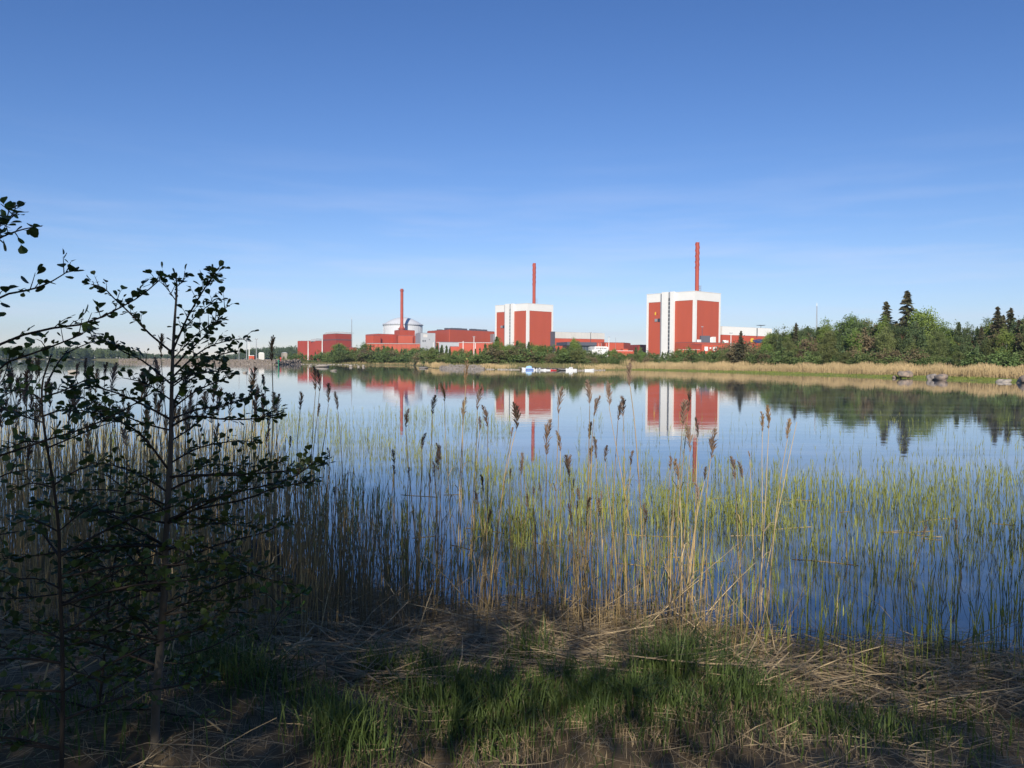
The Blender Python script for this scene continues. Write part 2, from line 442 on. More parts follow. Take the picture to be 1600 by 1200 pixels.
# far land: one sheet behind the far waterline
us = np.concatenate([np.arange(-1600, 150, 50), np.arange(150, 1000, 10), np.arange(1000, 1700, 15), np.arange(1700, 2601, 60)]).astype(float)
ts = [-20, -4, 0, 2, 4, 8, 15, 25, 40, 70, 120, 300, 700, 1400, 2000]
V, mi, F = [], [], []
for i, u in enumerate(us):
    D0 = dshore(u)
    for j, t in enumerate(ts):
        x, y = gp(u, D0 + t)
        V.append((x, y, landz(u, t) + (0.06 * math.sin(u * .7 + t) if 0 < t < 100 else 0)))
for i in range(len(us) - 1):
    for j in range(len(ts) - 1):
        a = i * len(ts) + j
        F.append((a, a + len(ts), a + len(ts) + 1, a + 1)); mi.append(1 if ts[j + 1] <= 15 and us[i] > 900 else 0)
tag(link('far_shore', mesh_np('far_shore', V, F, [M['shore'], M['algae']], mi, smooth=True)), kind='structure')

# ================================================================== power plant
GZ = 2.0   # ground level of the plant
def along(o, d, s): return (o[0] + d[0] * s, o[1] + d[1] * s)
def footprint(u0, D0, u1, D1, depth):
    """front wall from column u0 at D0 to column u1 at D1, going back by depth (perpendicular)"""
    a, b = Vector(gp(u0, D0)), Vector(gp(u1, D1)); d = (b - a).normalized(); nrm = Vector((-d.y, d.x)) * depth
    return [tuple(a), tuple(b), tuple(b + nrm), tuple(a + nrm)]
def centre(fp): return (sum(p[0] for p in fp) / len(fp), sum(p[1] for p in fp) / len(fp), GZ)
def inset(fp, d):
    c = Vector((sum(p[0] for p in fp) / len(fp), sum(p[1] for p in fp) / len(fp)))
    return [tuple(Vector(p) + (c - Vector(p)).normalized() * d) for p in fp]

def reactor_block(corner, label, stack_off, windows_dark):
    A = Vector((-0.683, 0.730)); B = Vector((0.765, 0.644))       # left face and right face directions
    LA, LB, H = 57.0, 41.0, 69.6
    c = Vector(corner)
    def P(a, b): q = c + A * a + B * b; return (q.x, q.y)
    root = empty('reactor_building', (c.x, c.y, GZ), label, 'power station', 'twin red and white reactor buildings')
    ctr = c + A * 28 + B * 20
    def slab(name, m, a0, a1, b0, b1, z0, z1, parent=root):
        return MB().prism([P(a0, b0), P(a0, b1), P(a1, b1), P(a1, b0)][::-1], z0, z1).build(name, m, parent)
    slab('wall', M['red'], 0.3, LA - .3, 0.3, LB - .3, GZ - 1, H - 0.6)
    slab('roof', M['offwhite'], 1.0, LA - 1.0, 1.0, LB - 1.0, H - 0.6, H - 0.3)
    bh = 8.3
    m = MB()
    for (a0, a1, b0, b1) in ((0, LA, 0, .8), (0, .8, .8, LB), (LA - .8, LA, .8, LB), (.8, LA - .8, LB - .8, LB)):
        m.prism([P(a0, b0), P(a0, b1), P(a1, b1), P(a1, b0)][::-1], H - bh, H)
    m.build('parapet_band', M['white'], root)
    slab('coping', M['white'], -.25, LA + .25, -.25, .3, H, H + .35)
    slab('coping', M['white'], -.25, .3, .3, LB + .25, H, H + .35)
    for (a0, a1, b0, b1) in ((0, 2.6, 0, .8), (0, .8, .8, 3.0), (LA - 2.4, LA, 0, .8), (0, .8, LB - 2.4, LB)):
        slab('corner_pillar', M['white'], a0, a1, b0, b1, GZ - 1, H - bh - .004)
    # stair tower with its dark glazed slot
    slab('slot_wall', M['steel'], 36.8, 39.6, -0.6, .0, GZ, H - .5)
    tw = slab('stair_tower', M['white'], 29.8, 36.8, -2.4, .0, GZ - 1, H + .9)
    slab('stair_tower', M['white'], 22.8, 27.2, -2.0, .0, GZ - 1, H + .9)
    sl = slab('glazed_slot', M['steel'], 27.2, 29.8, -1.3, .0, GZ + 3, H + .6)
    nw = 15
    for k in range(nw):
        z0 = GZ + 5 + k * (H - GZ - 9) / nw
        slab('window', M['glass'] if windows_dark else M['dark'], 27.45, 29.55, -1.5, -1.303, z0, z0 + 2.6, sl)
    slab('base_block', M['offwhite'], 22, 40, -5.0, -2.42, GZ - 1, GZ + 6)
    slab('window', M['dark'], 40.6, 43.4, .12, .3, H - 28, H - 24.6)
    slab('vent_box', M['steel'], 43.8, 46.6, -.4, .3, H - 27.6, H - 24.8)
    # chimney with helical strakes
    q = c + Vector(stack_off); zt = 119.5; r = 1.9
    ch = MB().revolve((q.x, q.y, 0), [(r, H - 8), (r, zt), (r * .8, zt), (r * .8, zt - 1.5)], 24).build('chimney', M['stackred'], root, smooth=False)
    smooth_angle(ch)
    for s in range(3):
        m = MB(); pts = []
        n = 46
        for i in range(n + 1):
            z = zt - 1 - 26 * i / n; th = 2 * math.pi * (s / 3 + (zt - z) / 17.0)
            pts.append((math.cos(th), math.sin(th), z))
        vs = []
        for x, y, z in pts: vs += [(q.x + x * (r - .02), q.y + y * (r - .02), z), (q.x + x * (r + .38), q.y + y * (r + .38), z), (q.x + x * (r + .38), q.y + y * (r + .38), z + .16), (q.x + x * (r - .02), q.y + y * (r - .02), z + .16)]
        fs = []
        for i in range(n):
            for k in range(4): fs.append((4 * i + k, 4 * i + (k + 1) % 4, 4 * i + 4 + (k + 1) % 4, 4 * i + 4 + k))
        m.add(vs, fs).build('strake', M['stackred'], ch)
    m = MB()
    for k in range(4): m.box((q.x + 3.0, q.y - .5, H + 1.0 + 1.9 * k), (1.7, 1.7, .22))
    for dx, dy in ((2.2, -1.3), (3.8, -1.3), (2.2, .3), (3.8, .3)): m.ring([(q.x + dx, q.y + dy, H - .3), (q.x + dx, q.y + dy, H + 8.2)], [.13, .13], 4)
    m.build('ladder_platform', M['steel'], ch)
    m = MB(); m.ring([(P(31, 3)[0], P(31, 3)[1], H - .3), (P(31, 3)[0], P(31, 3)[1], H + 3.2)], [.12, .08], 5)
    m.build('lightning_rod', M['steel'], root)
    return root, P, H

c1 = gp(1084.8, 750); c2 = gp(823.9, 925)
r1, P1, H1 = reactor_block(c1, 'larger looking red and white reactor building right of the centre with twisted chimney', (7.6, 26), False)
r2, P2, H2 = reactor_block(c2, 'smaller looking red and white reactor building at the picture centre behind the moored boats', (8.0, 24), True)
# yellow emblem high on the left panel of the nearer reactor building
m = MB(); e0, e1 = P1(46.4, -.02), P1(44.2, -.02); eb = P1(45.3, -.02)
n_ = Vector((-0.73, -0.683)) * .1
def disc(mb, P, a, z, ra, rz, n=14, dep=-.12):
    f = [P(a + ra * math.cos(2 * math.pi * k / n), dep) + (z + rz * math.sin(2 * math.pi * k / n),) for k in range(n)]
    b = [P(a + ra * math.cos(2 * math.pi * k / n), .3) + (z + rz * math.sin(2 * math.pi * k / n),) for k in range(n)]
    mb.add(f + b, [tuple(range(n))] + [(k, (k + 1) % n, n + (k + 1) % n, n + k) for k in range(n)])
disc(m, P1, 46.2, H1 - 19.6, .75, 1.7); m.build('emblem', M['yellow'], r1)
m = MB(); disc(m, P1, 43.9, H1 - 19.6, .5, .8); m.build('emblem', M['stackred'], r1)

# ---- turbine hall of the nearer block
fp = footprint(1128, 803, 1205, 848, 48)
hall = empty('turbine_hall', centre(fp), 'long hall with white upper wall behind trees, right of the larger reactor building', 'industrial building', 'turbine halls')
zs, zt = zz(1128, 523, 803), zz(1128, 510.4, 803)
MB().prism(fp, GZ - 1, zs).build('lower_wall', M['red2'], hall)
MB().prism([tuple(Vector(p)) for p in footprint(1127.8, 802.6, 1205.3, 847.6, 48.6)], zs + .004, zt).build('upper_wall', M['white'], hall)
MB().prism(inset(fp, 2), zt + .004, zt + .5).build('roof', M['offwhite'], hall)
for k in range(2):
    uu = (1134, 1172)[k]; x, y = gp(uu, 830 + k * 18); MB().box((x, y, zt + .9), (7, 5, .8)).build('roof_vent', M['steel'], hall)
d = (Vector(fp[1]) - Vector(fp[0])).normalized(); out = Vector((d.y, -d.x))
def on_wall(fp_, s, o): q = Vector(fp_[0]) + (Vector(fp_[1]) - Vector(fp_[0])).normalized() * s + out * o; return (q.x, q.y)
L = (Vector(fp[1]) - Vector(fp[0])).length
# drainpipe and the yellow and navy banner on the wall
q = on_wall(fp, L * .68, .75); MB().box((q[0], q[1], (zs - 1 + zt) / 2), (.9, .9, zt - zs + 1)).build('downpipe', M['slate'], hall)
def banner():
    z = zz(1188, 532.3, 835); s0 = L * .555
    sg = empty('wall_banner', on_wall(fp, s0 + 9, .4) + (z - 2,), 'yellow and dark blue swoosh banner on the red turbine hall wall', 'sign')
    ya, bl, yb = [], [], []
    def pr(pts2, o0, o1, m_, nm):
        n = len(pts2); v = [on_wall(fp, s0 + a, o0) + (z + h,) for a, h in pts2] + [on_wall(fp, s0 + a, o1) + (z + h,) for a, h in pts2]
        MB().add(v, [tuple(range(n)), tuple(reversed(range(n, 2 * n)))] + [(k, n + k, n + (k + 1) % n, (k + 1) % n) for k in range(n)]).build(nm, m_, sg)
    pr([(3 + 3.0 * math.cos(t), 2.6 * math.sin(t)) for t in np.linspace(.6, 2 * math.pi - .5, 18)] + [(4.6, -.7), (4.2, .6)], .35, .1, M['yellow'], 'yellow_swoosh')
    pr([(3.2, .9), (6, .3), (9, 1.2), (14, 1.7), (18, 1.4), (21, 2.0), (21, -1.2), (17, -1.9), (12, -2.3), (7, -2.2), (4.4, -1.0)], .55, .36, M['navy'], 'blue_field')
    pr([(9, .4), (13, .9), (16, .2), (13, -.5), (10, -.4)], .75, .56, M['slate'], 'grey_mark')
banner()

# ---- low red annexes in front of the nearer reactor building
def block(name, label, cat, fp_, z1, m_, group=None, roofm=None, wins=(), z0=GZ - 1):
    o = empty(name, centre(fp_), label, cat, group)
    MB().prism(fp_, z0, z1).build('wall', m_, o)
    MB().prism(inset(fp_, .8), z1 + .004, z1 + .35).build('roof', roofm or M['slate'], o)
    return o
def wall_box(parent, name, m_, fp_, s0, s1, z0, z1, o=0.12):
    a, b = Vector(fp_[0]), Vector(fp_[1]); dd = (b - a).normalized(); ou = Vector((dd.y, -dd.x))
    p, q_ = a + dd * s0, a + dd * s1
    MB().prism([tuple(p + ou * o), tuple(q_ + ou * o), tuple(q_ - ou * .05), tuple(p - ou * .05)], z0, z1).build(name, m_, parent)
fpA = footprint(1085, 715, 1150, 742, 26)
anx = block('annex_building', 'low red annex with rooftop plant at the foot of the larger reactor building', 'industrial building', fpA, zz(1090, 535, 716), M['red'])
za = zz(1090, 535, 716)
for (u, w, h, m_) in ((1091, 4, 2.6, 'white'), (1101, 9, 6.4, 'slate'), (1109, 4, 5.0, 'white'), (1114, 4, 5.6, 'offwhite'), (1131, 3, 2.6, 'white'), (1135, 2.5, 2.4, 'offwhite')):
    x, y = gp(u, 736 + (u - 1090) * .3); MB().box((x, y, za + .4 + h / 2), (w, 3.5, h)).build('rooftop_unit', M[m_], anx)
fpB = footprint(1096, 690, 1128, 698, 17)
anb = block('annex_building', 'small red annex with white window openings behind the shore trees', 'industrial building', fpB, zz(1110, 538, 692), M['red2'])
for s0, s1, h0, h1 in ((3, 6.6, .1, .52), (8.3, 10, .15, .3), (11.6, 13.6, .1, .5), (14.6, 16, .1, .45)):
    zt_ = zz(1110, 538, 692); hh = 9; wall_box(anb, 'window_panel', M['white'], fpB, s0, s1, zt_ - 1.2 - h1 * hh, zt_ - 1.2 - h0 * hh)
fpC = footprint(1058, 700, 1094, 690, 15)
block('annex_building', 'flat low red annex left of the small annex with a pale roof edge', 'industrial building', fpC, zz(1075, 546.5, 695), M['red'], roofm=M['offwhite'])

def light_mast(u, vt, D, label, m_, head='box', zb=GZ, group='light masts round the plant', rad=.22):
    x, y = gp(u, D); h = zz(u, vt, D)
    o = empty('light_mast', (x, y, zb), label, 'light mast', group)
    MB().ring([(x, y, zb - .5), (x, y, h)], [rad * 1.3, rad * .8], 7).build('pole', m_, o)
    m = MB()
    if head == 'ring':
        m.revolve((x, y, h), [(.5, -.4), (4.6, -.05), (5.0, .3), (.5, .5)], 16)
    elif head == 'box':
        m.box((x, y, h + .2), (3.2 * rad / .22 * .5, .7, .45))
        m.box((x - .8, y, h + .55), (.5, .6, .3)); m.box((x + .8, y, h + .55), (.5, .6, .3))
    else:
        m.box((x, y, h + .15), (.5, .5, .3))
    m.build('lamp_head', M['steel'], o)
light_mast(1141.5, 521, 640, 'white light mast standing before the red annex right of the larger reactor', M['white'], rad=.36)
light_mast(1188, 508.5, 880, 'light mast with a flat round lamp crown above the white turbine hall', M['steel'], 'ring', rad=.3)
light_mast(951, 527, 820, 'lamp mast with dark head right of the pale hall behind the boats', M['white'], rad=.4)
light_mast(922.5, 520, 800, 'dark grey lamp mast in front of the pale hall', M['slate'], rad=.35)
light_mast(1096.5, 511, 722, 'dark lamp post with white head before the larger reactor building', M['slate'], rad=.25)
light_mast(961.5, 528, 800, 'thin mast over the low red sheds right of the pale hall', M['steel'], 'none', rad=.14)

# ---- hall of the further block and the low buildings between
fp = footprint(866.5, 985, 944, 1020, 50)
hz0, hz1 = zz(868, 528.4, 985), zz(868, 518.8, 985)
hall2 = empty('turbine_hall', centre(fp), 'long pale grey topped hall right of the smaller reactor building', 'industrial building', 'turbine halls')
MB().prism(fp, GZ - 1, hz0).build('lower_wall', M['red2'], hall2)
MB().prism(footprint(866.3, 984.6, 944.3, 1019.6, 50.6), hz0 + .004, hz1).build('upper_wall', M['offwhite'], hall2)
MB().prism(inset(fp, 2), hz1 + .004, hz1 + .5).build('roof', M['grey'], hall2)
out = Vector(((Vector(fp[1]) - Vector(fp[0])).normalized().y, -(Vector(fp[1]) - Vector(fp[0])).normalized().x))
for k in range(1, 14):
    q = on_wall(fp, k * 4.9, .45); MB().box((q[0], q[1], (hz0 + hz1) / 2), (.16, .16, hz1 - hz0)).build('cladding_joint', M['grey'], hall2)
fpv = footprint(864, 945, 867, 947, 10)
MB().prism(fpv, GZ - 1, zz(865, 518, 945)).build('stair_shaft', M['slate'], hall2)
fpo = footprint(893, 760, 931, 768, 24)
off = block('office_building', 'dark slate office block with an overhanging top storey behind the harbour trees', 'office building', fpo, zz(915, 540.5, 762), M['glass'])
MB().prism(footprint(886, 756, 932, 765, 30), zz(915, 540.5, 762) + .36, zz(915, 534.6, 762)).build('top_storey', M['slate'], off)
for k in range(7): wall_box(off, 'mullion', M['steel'], fpo, 2 + k * 3.2, 2.25 + k * 3.2, GZ, zz(915, 541, 762), .1)
fpw = footprint(929, 700, 950, 704, 14)
vis = block('visitor_building', 'white stepped building with a dark window band behind the harbour trees', 'building', fpw, zz(940, 542, 702), M['white'], roofm=M['white'])
MB().prism(footprint(925, 696, 949, 700, 4), GZ - 1, zz(940, 546.5, 698)).build('lower_terrace', M['white'], vis)
for k in range(6): wall_box(vis, 'window', M['dark'], fpw, 1.5 + k * 1.75, 2.8 + k * 1.75, zz(940, 544.8, 700), zz(940, 543.2, 700), .06)
for k in range(3):
    x, y = gp((935, 939.5, 947.5)[k], 690)
    fl = empty('flagpole', (x, y, GZ), 'white flagpole, %s of three before the stepped white building' % ('leftmost', 'middle one', 'rightmost')[k], 'flagpole', 'flagpoles by the visitor building')
    MB().ring([(x, y, GZ - .3), (x, y, zz(940, 537.5, 690))], [.14, .09], 6).build('pole', M['white'], fl)
    MB().revolve((x, y, zz(940, 537.5, 690)), [(.2, 0), (.24, .15), (.1, .35)], 8).build('finial', M['white'], fl)
fpk = footprint(905, 620, 944, 628, 6)
can = empty('canopy', centre(fpk), 'long flat white canopy roof among the harbour trees', 'canopy')
MB().prism(fpk, zz(925, 552.6, 622), zz(925, 550.7, 622)).build('roof', M['white'], can)
for k in range(6):
    x, y = gp(906 + k * 7.3, 623); MB().ring([(x, y, GZ - 1), (x, y, zz(925, 552.8, 622))], [.12, .12], 5).build('post', M['steel'], can)
fps = footprint(945, 845, 974, 850, 30)
s1_ = block('shed_building', 'box shaped red shed with a vertical pipe, between the two reactor buildings', 'industrial building', fps, zz(960, 535.4, 846), M['red2'])
wall_box(s1_, 'downpipe', M['dred'], fps, 17.6, 18.2, GZ, zz(960, 535.4, 846), .2)
fps = footprint(974.2, 846, 985, 870, 30)
block('shed_building', 'narrow darker red shed adjoining the box shaped shed', 'industrial building', fps, zz(980, 535.8, 850), M['red'])
fps = footprint(958, 700, 990, 704, 14)
s2_ = block('shed_building', 'low red shed with pale roof strips in front of the box shaped shed', 'industrial building', fps, zz(975, 548.4, 702), M['red2'], roofm=M['white'])
MB().prism(footprint(973, 708, 981, 709, 6), zz(975, 548.4, 702) + .36, zz(975, 545, 706)).build('raised_roof', M['red'], s2_)
fps = footprint(997.5, 880, 1012, 884, 20)
block('shed_building', 'dark red shed touching the left side of the larger reactor building', 'industrial building', fps, zz(1003, 539, 881), M['dred'])

# ---- domed reactor
DD = 1150.0
def dome_plant():
    x, y = gp(629.5, DD); z = lambda v: zz(629.5, v, DD)
    o = empty('domed_reactor', (x, y, GZ), 'silver domed reactor building with a ring gallery behind the tall slim chimney', 'power station')
    r = 28.4
    w = MB().revolve((x, y, 0), [(r, GZ - 1), (r, z(508.2)), (r - 1, z(508.0))], 72).build('drum_wall', M['dome'], o); smooth_angle(w)
    prof = [(r + .5, z(508.2) + .01), (r + .5, z(507.2))]
    h = z(495.7) - z(507.2)
    for k in range(1, 13):
        t = k / 12; prof.append(((r - .2) * (1 - t) ** .92 if t < .75 else (r - .2) * ((1 - .75) ** .92) * (1 - t) / .25 * 1.0 + .01, z(507.2) + h * math.sin(t * math.pi / 2) ** 1.0))
    prof = [(r + .5, z(508.2) + .01), (r + .5, z(507.2))] + [((r - .2) * q, z(507.2) + h * (1 - q ** 1.9)) for q in np.linspace(1, .03, 14)]
    dm = MB().revolve((x, y, 0), prof, 72).build('dome_roof', M['dome'], o); smooth_angle(dm)
    m = MB()
    for k in range(48):
        th = 2 * math.pi * k / 48; px, py = x + (r + .9) * math.cos(th), y + (r + .9) * math.sin(th)
        m.box((px, py, z(507.2) + .6), (.22, .22, 1.6))
    m.build('railing', M['steel'], o)
    m = MB(); m.revolve((x, y, 0), [(r + .3, z(508.6)), (r + 1.3, z(508.6)), (r + 1.3, z(508.1)), (r + .3, z(508.1))], 72); m.build('gallery', M['steel'], o)
    for k in range(24):
        th = math.pi + math.pi * (k + .5) / 24
        MB().box((x + (r + .04) * math.cos(th), y + (r + .04) * math.sin(th), (z(508.6) + z(524)) / 2), (.3, .3, z(508.6) - z(524))).build('wall_rib', M['dome'], o)
    MB().box((x - r * .86, y - r * .52, (z(508) + z(521)) / 2), (1.6, 1.6, z(508) - z(521))).build('cable_riser', M['steel'], o)
dome_plant()
# chimney of the domed reactor: a thing of its own, standing on the stepped red block
x, y = gp(627.7, 1095)
chm = empty('chimney', (x, y, GZ), 'tall slim red chimney with a dark collar in front of the silver dome', 'chimney')
zb = lambda v: zz(627.7, v, 1095)
o = MB().revolve((x, y, 0), [(4.4, GZ - 1), (4.4, zb(514)), (2.6, zb(510)), (2.15, zb(507)), (2.0, zb(451.2)), (1.6, zb(451.2))], 28).build('shaft', M['stackred'], chm); smooth_angle(o)
MB().revolve((x, y, 0), [(2.05, zb(455.2)), (3.0, zb(454.8)), (3.0, zb(454.1)), (2.05, zb(454.1))], 20).build('collar', M['stackred'], chm)
m = MB()
for k in range(10):
    th = k * math.pi / 5; m.box((x + 2.9 * math.cos(th), y + 2.9 * math.sin(th), zb(453.5)), (.14, .14, 1.4))
m.build('collar_railing', M['slate'], chm)
MB().revolve((x, y, 0), [(4.5, zb(514.6)), (5.6, zb(514)), (5.6, zb(513.2)), (4.4, zb(513))], 24).build('base_collar', M['stackred'], chm)

def redblock(u0, D0, u1, D1, vt, m_, label, dep=40, vref=None, name='plant_building'):
    fp_ = footprint(u0, D0, u1, D1, dep); uu = (u0 + u1) / 2
    return block(name, label, 'industrial building', fp_, zz(uu, vt, (D0 + D1) / 2), M[m_], 'red blocks round the domed reactor'), fp_
# left part with its corner
fpL = [gp(571, 1090), gp(590.5, 1052), gp(617, 1075), gp(605, 1120)]
o = block('plant_building', 'wide red block with a projecting corner left of the dome chimney', 'industrial building', fpL, zz(590, 521.8, 1055), M['red2'], 'red blocks round the domed reactor')
o, _ = redblock(571.5, 1052, 583, 1040, 524.5, 'red2', 'small red block against the left end of the wide corner block', 12)
fpM = [gp(616, 1072), gp(624, 1050), gp(648, 1068), gp(640, 1110)]
o = block('plant_building', 'tall stepped red block at the base of the slim chimney', 'industrial building', fpM, zz(630, 515.8, 1055), M['red2'], 'red blocks round the domed reactor')
o, f_ = redblock(622, 1046, 645, 1052, 524.5, 'red', 'mid height red block in front of the stepped chimney block', 18)
o, f_ = redblock(646, 1056, 658.5, 1066, 525.2, 'red2', 'stepped red block left of the grey flat roofed building', 20)
o, f_ = redblock(572, 1010, 660, 1014, 536.6, 'red', 'long low red wing behind the shore trees under the dome', 24)
for k in range(12): wall_box(o, 'pipe_support', M['dred'], f_, 3 + k * 6, 3.4 + k * 6, GZ, zz(616, 536.8, 1012), .5)
wall_box(o, 'pipe_run', M['offwhite'], f_, 1, 70, zz(616, 537.2, 1012), zz(616, 536.7, 1012), .9)
fpg = footprint(657, 1010, 680, 1016, 34)
o = block('grey_building', 'grey flat roofed building with small dark windows between dome and long red hall', 'industrial building', fpg, zz(668, 520.4, 1012), M['grey'])
wall_box(o, 'pale_panel', M['offwhite'], fpg, 3.5, 9, zz(668, 527, 1012), zz(668, 522.5, 1012), .15)
for s0 in (2.6, 5.2): wall_box(o, 'window', M['dark'], fpg, s0, s0 + 1.5, zz(668, 534, 1012), zz(668, 531.5, 1012), .1)
wall_box(o, 'window', M['dark'], fpg, 11, 12, zz(668, 531, 1012), zz(668, 529.8, 1012), .1)
# long red hall
fpT = [gp(667.5, 1075), gp(702, 1010), gp(772.5, 1075), gp(745, 1150)]
o = block('turbine_hall', 'very long red hall with a row of dark roof vents left of the smaller reactor', 'industrial building', fpT, zz(702, 514.9, 1010), M['red'], 'turbine halls')
zt = zz(702, 514.9, 1010)
a_, b_, c_ = Vector(fpT[0]), Vector(fpT[1]), Vector(fpT[2])
MB().prism([tuple(b_ + Vector((-.35, -.45))), tuple(b_ + Vector((.35, -.45))), tuple(b_ + Vector((.3, .2))), tuple(b_ + Vector((-.3, .2)))], GZ, zt).build('corner_trim', M['red2'], o)
for t, w, h in ((.02, 8, 2.0), (.13, 7.5, 2.4), (.25, 8, 2.6), (.36, 8, 2.4), (.56, 8.5, 2.6), (.68, 8.5, 2.4), (.82, 7, 2.4)):
    q = b_ + (c_ - b_) * t + (Vector(fpT[3]) - c_).normalized() * 12
    v = MB().box((q.x, q.y, zt + .35 + h / 2), (w, 5, h), .72).build('roof_vent', M['slate'], o)
for t, w, h in ((.25, 7, 1.8), (.7, 7, 2.0)):
    q = a_ + (b_ - a_) * t + Vector((9, 6)); MB().box((q.x, q.y, zt + .35 + h / 2), (w, 5, h), -.9).build('roof_vent', M['slate'], o)
fpx = footprint(770.5, 1060, 775, 1062, 10)
MB().prism(fpx, GZ - 1, zz(772, 522, 1061)).build('grey_end_wall', M['steel'], o)
f2 = footprint(681, 985, 770, 990, 12)
o = block('plant_building', 'low red link wing with a pale pipe run in front of the long red hall', 'industrial building', f2, zz(720, 534.6, 987), M['red2'], 'red blocks round the domed reactor')
wall_box(o, 'pipe_run', M['offwhite'], f2, 1, 70, zz(720, 535.6, 987), zz(720, 534.9, 987), .6)
f3 = footprint(686, 950, 717, 953, 14)
o = block('plant_building', 'grey fronted low hall half hidden by the shore trees', 'industrial building', f3, zz(702, 535, 951), M['grey'], 'red blocks round the domed reactor')
f4 = footprint(704, 900, 717, 902, 10)
block('plant_building', 'little bright red shed seen in a gap of the shore trees', 'industrial building', f4, zz(710, 541.5, 901), M['red2'], 'red blocks round the domed reactor')
light_mast(481.5, 533, 700, 'white mast in front of the dark red waste building at left', M['white'], 'none', rad=.42)
light_mast(503.5, 529.5, 700, 'taller white mast at the step of the dark red building', M['white'], 'none', rad=.42)
light_mast(723.5, 533, 800, 'white mast before the long red hall, left of its pair', M['white'], 'none', rad=.45)
light_mast(740.4, 526.5, 820, 'tall white mast with lamp bar before the long red hall', M['white'], 'box', rad=.38)
light_mast(742.6, 536, 800, 'short white mast beside the tall lamp bar mast', M['white'], 'none', rad=.4)
light_mast(677, 534.5, 800, 'white mast at the foot of the grey flat roofed building', M['white'], 'none', rad=.42)

# ---- dark red building at left
f5 = [gp(465, 900), gp(504, 880), gp(506, 930), gp(468, 945)]
o = block('waste_building', 'dark red low building with a small curved roof, left of its taller neighbour', 'industrial building', f5, zz(484, 532.8, 890), M['dred'])
def barrel(parent, u0, u1, D0, depth, vb, vt, nm='curved_roof'):
    a, b = Vector(gp(u0, D0)), Vector(gp(u1, D0)); zb_, zt_ = zz(u0, vb, D0), zz(u0, vt, D0); n = 14; m = MB(); pts = []
    for k in range(n + 1):
        t = k / n; p = a + (b - a) * t; h = zb_ + (zt_ - zb_) * math.sin(math.pi * (.08 + .84 * t)) ** .55; pts.append((p.x, p.y, h))
    vs = pts + [(x_, y_ + depth, z_) for x_, y_, z_ in pts] + [(pts[0][0], pts[0][1], zb_ - .5), (pts[-1][0], pts[-1][1], zb_ - .5)]
    fs = [(k, k + 1, n + 2 + k, n + 1 + k) for k in range(n)] + [tuple(reversed(range(n + 1))) + (2 * n + 2, 2 * n + 3)]
    m.add(vs, fs); r_ = m.build(nm, M['steel'], parent)
    for k in range(1, n, 2):
        q = pts[k]; MB().box((q[0], q[1] + depth / 2, q[2] + .12), (.25, depth * .96, .25)).build('roof_rib', M['grey'], r_)
barrel(o, 485, 504, 886, 30, 532.6, 529.2)
f6 = [gp(504.6, 872), gp(524.5, 845), gp(550.3, 862), gp(531, 905)]
o = block('waste_building', 'taller dark red block with a curved grey roof and a dark horizontal band', 'industrial building', f6, zz(525, 521.6, 848), M['dred'])
barrel(o, 507, 549, 866, 26, 521.6, 518.3)
zz1 = zz(525, 531.4, 848)
MB().prism([tuple(Vector(p) + (Vector(p) - Vector(centre(f6)[:2])).normalized() * .25) for p in f6], zz1, zz1 + .9).build('dark_band', M['slate'], o)
f7 = footprint(546, 842, 557.5, 846, 20)
block('waste_building', 'small low dark red wing at the right foot of the curved roof block', 'industrial building', f7, zz(552, 543, 844), M['dred'])
# lattice mast on its edge
def lattice(u, vt, vb, D, w, label, m_, bands=None):
    x, y = gp(u, D); z0, z1 = zz(u, vb, D), zz(u, vt, D)
    o = empty('lattice_mast', (x, y, z0), label, 'radio mast')
    for dx, dy in ((-w, -w), (w, -w), (0, w)): MB().ring([(x + dx, y + dy, z0), (x + dx * .3, y + dy * .3, z1)], [.13, .09], 4).build('leg', m_, o)
    n = 14; br = MB()
    cs = ((-w, -w), (w, -w), (0, w))
    for k in range(n):
        t0, t1 = k / n, (k + 1) / n; f0, f1 = 1 - .7 * t0, 1 - .7 * t1
        for i in range(3):
            a, b = cs[i], cs[(i + 1) % 3]
            br.ring([(x + a[0] * f0, y + a[1] * f0, z0 + (z1 - z0) * t0), (x + b[0] * f1, y + b[1] * f1, z0 + (z1 - z0) * t1)], [.07, .07], 3)
    br.build('bracing', m_, o)
    MB().ring([(x, y, z1 - .2), (x, y, z1 + 1.6)], [.22, .12], 5).build('antenna', M['white'], o)
    return o
lattice(549.6, 498.5, 545, 858, .55, 'thin grey lattice mast at the right edge of the dark red block', M['steel'])
o = lattice(1274.7, 478, 528, 420, .42, 'thin lattice mast rising behind the right hand woods', M['steel'])

# ---- embankment things at left
x, y = gp(394.2, 430)
hut = empty('hut', (x, y, 1.9), 'small bright red hut with white roof edge on the stone embankment', 'hut')
hw = 8.0 / FPX * 430
MB().box((x, y, 1.9 + 1.05), (hw, 2.6, 2.3)).build('wall', M['red2'], hut)
MB().prism([(x - hw / 2 - .2, y - 1.6), (x + hw / 2 + .2, y - 1.6), (x + hw / 2 + .2, y + 1.6), (x - hw / 2 - .2, y + 1.6)], 4.105, 4.35).build('roof', M['white'], hut)
MB().box((x + .5, y - 1.33, 2.75), (.8, .06, 1.7)).build('door', M['stackred'], hut)
light_mast(385.4, 529, 620, 'grey light mast left of the red hut on the embankment', M['steel'], 'box', rad=.25)
light_mast(389.4, 534, 560, 'white light mast just above the red hut', M['white'], 'box', rad=.3)
light_mast(400.6, 530.5, 600, 'grey light mast right of the red hut on the embankment', M['steel'], 'box', rad=.3)
light_mast(373.5, 526, 640, 'faint light mast left of all the embankment masts', M['steel'], 'box', rad=.2)
f8 = footprint(404, 470, 413, 471, 5)
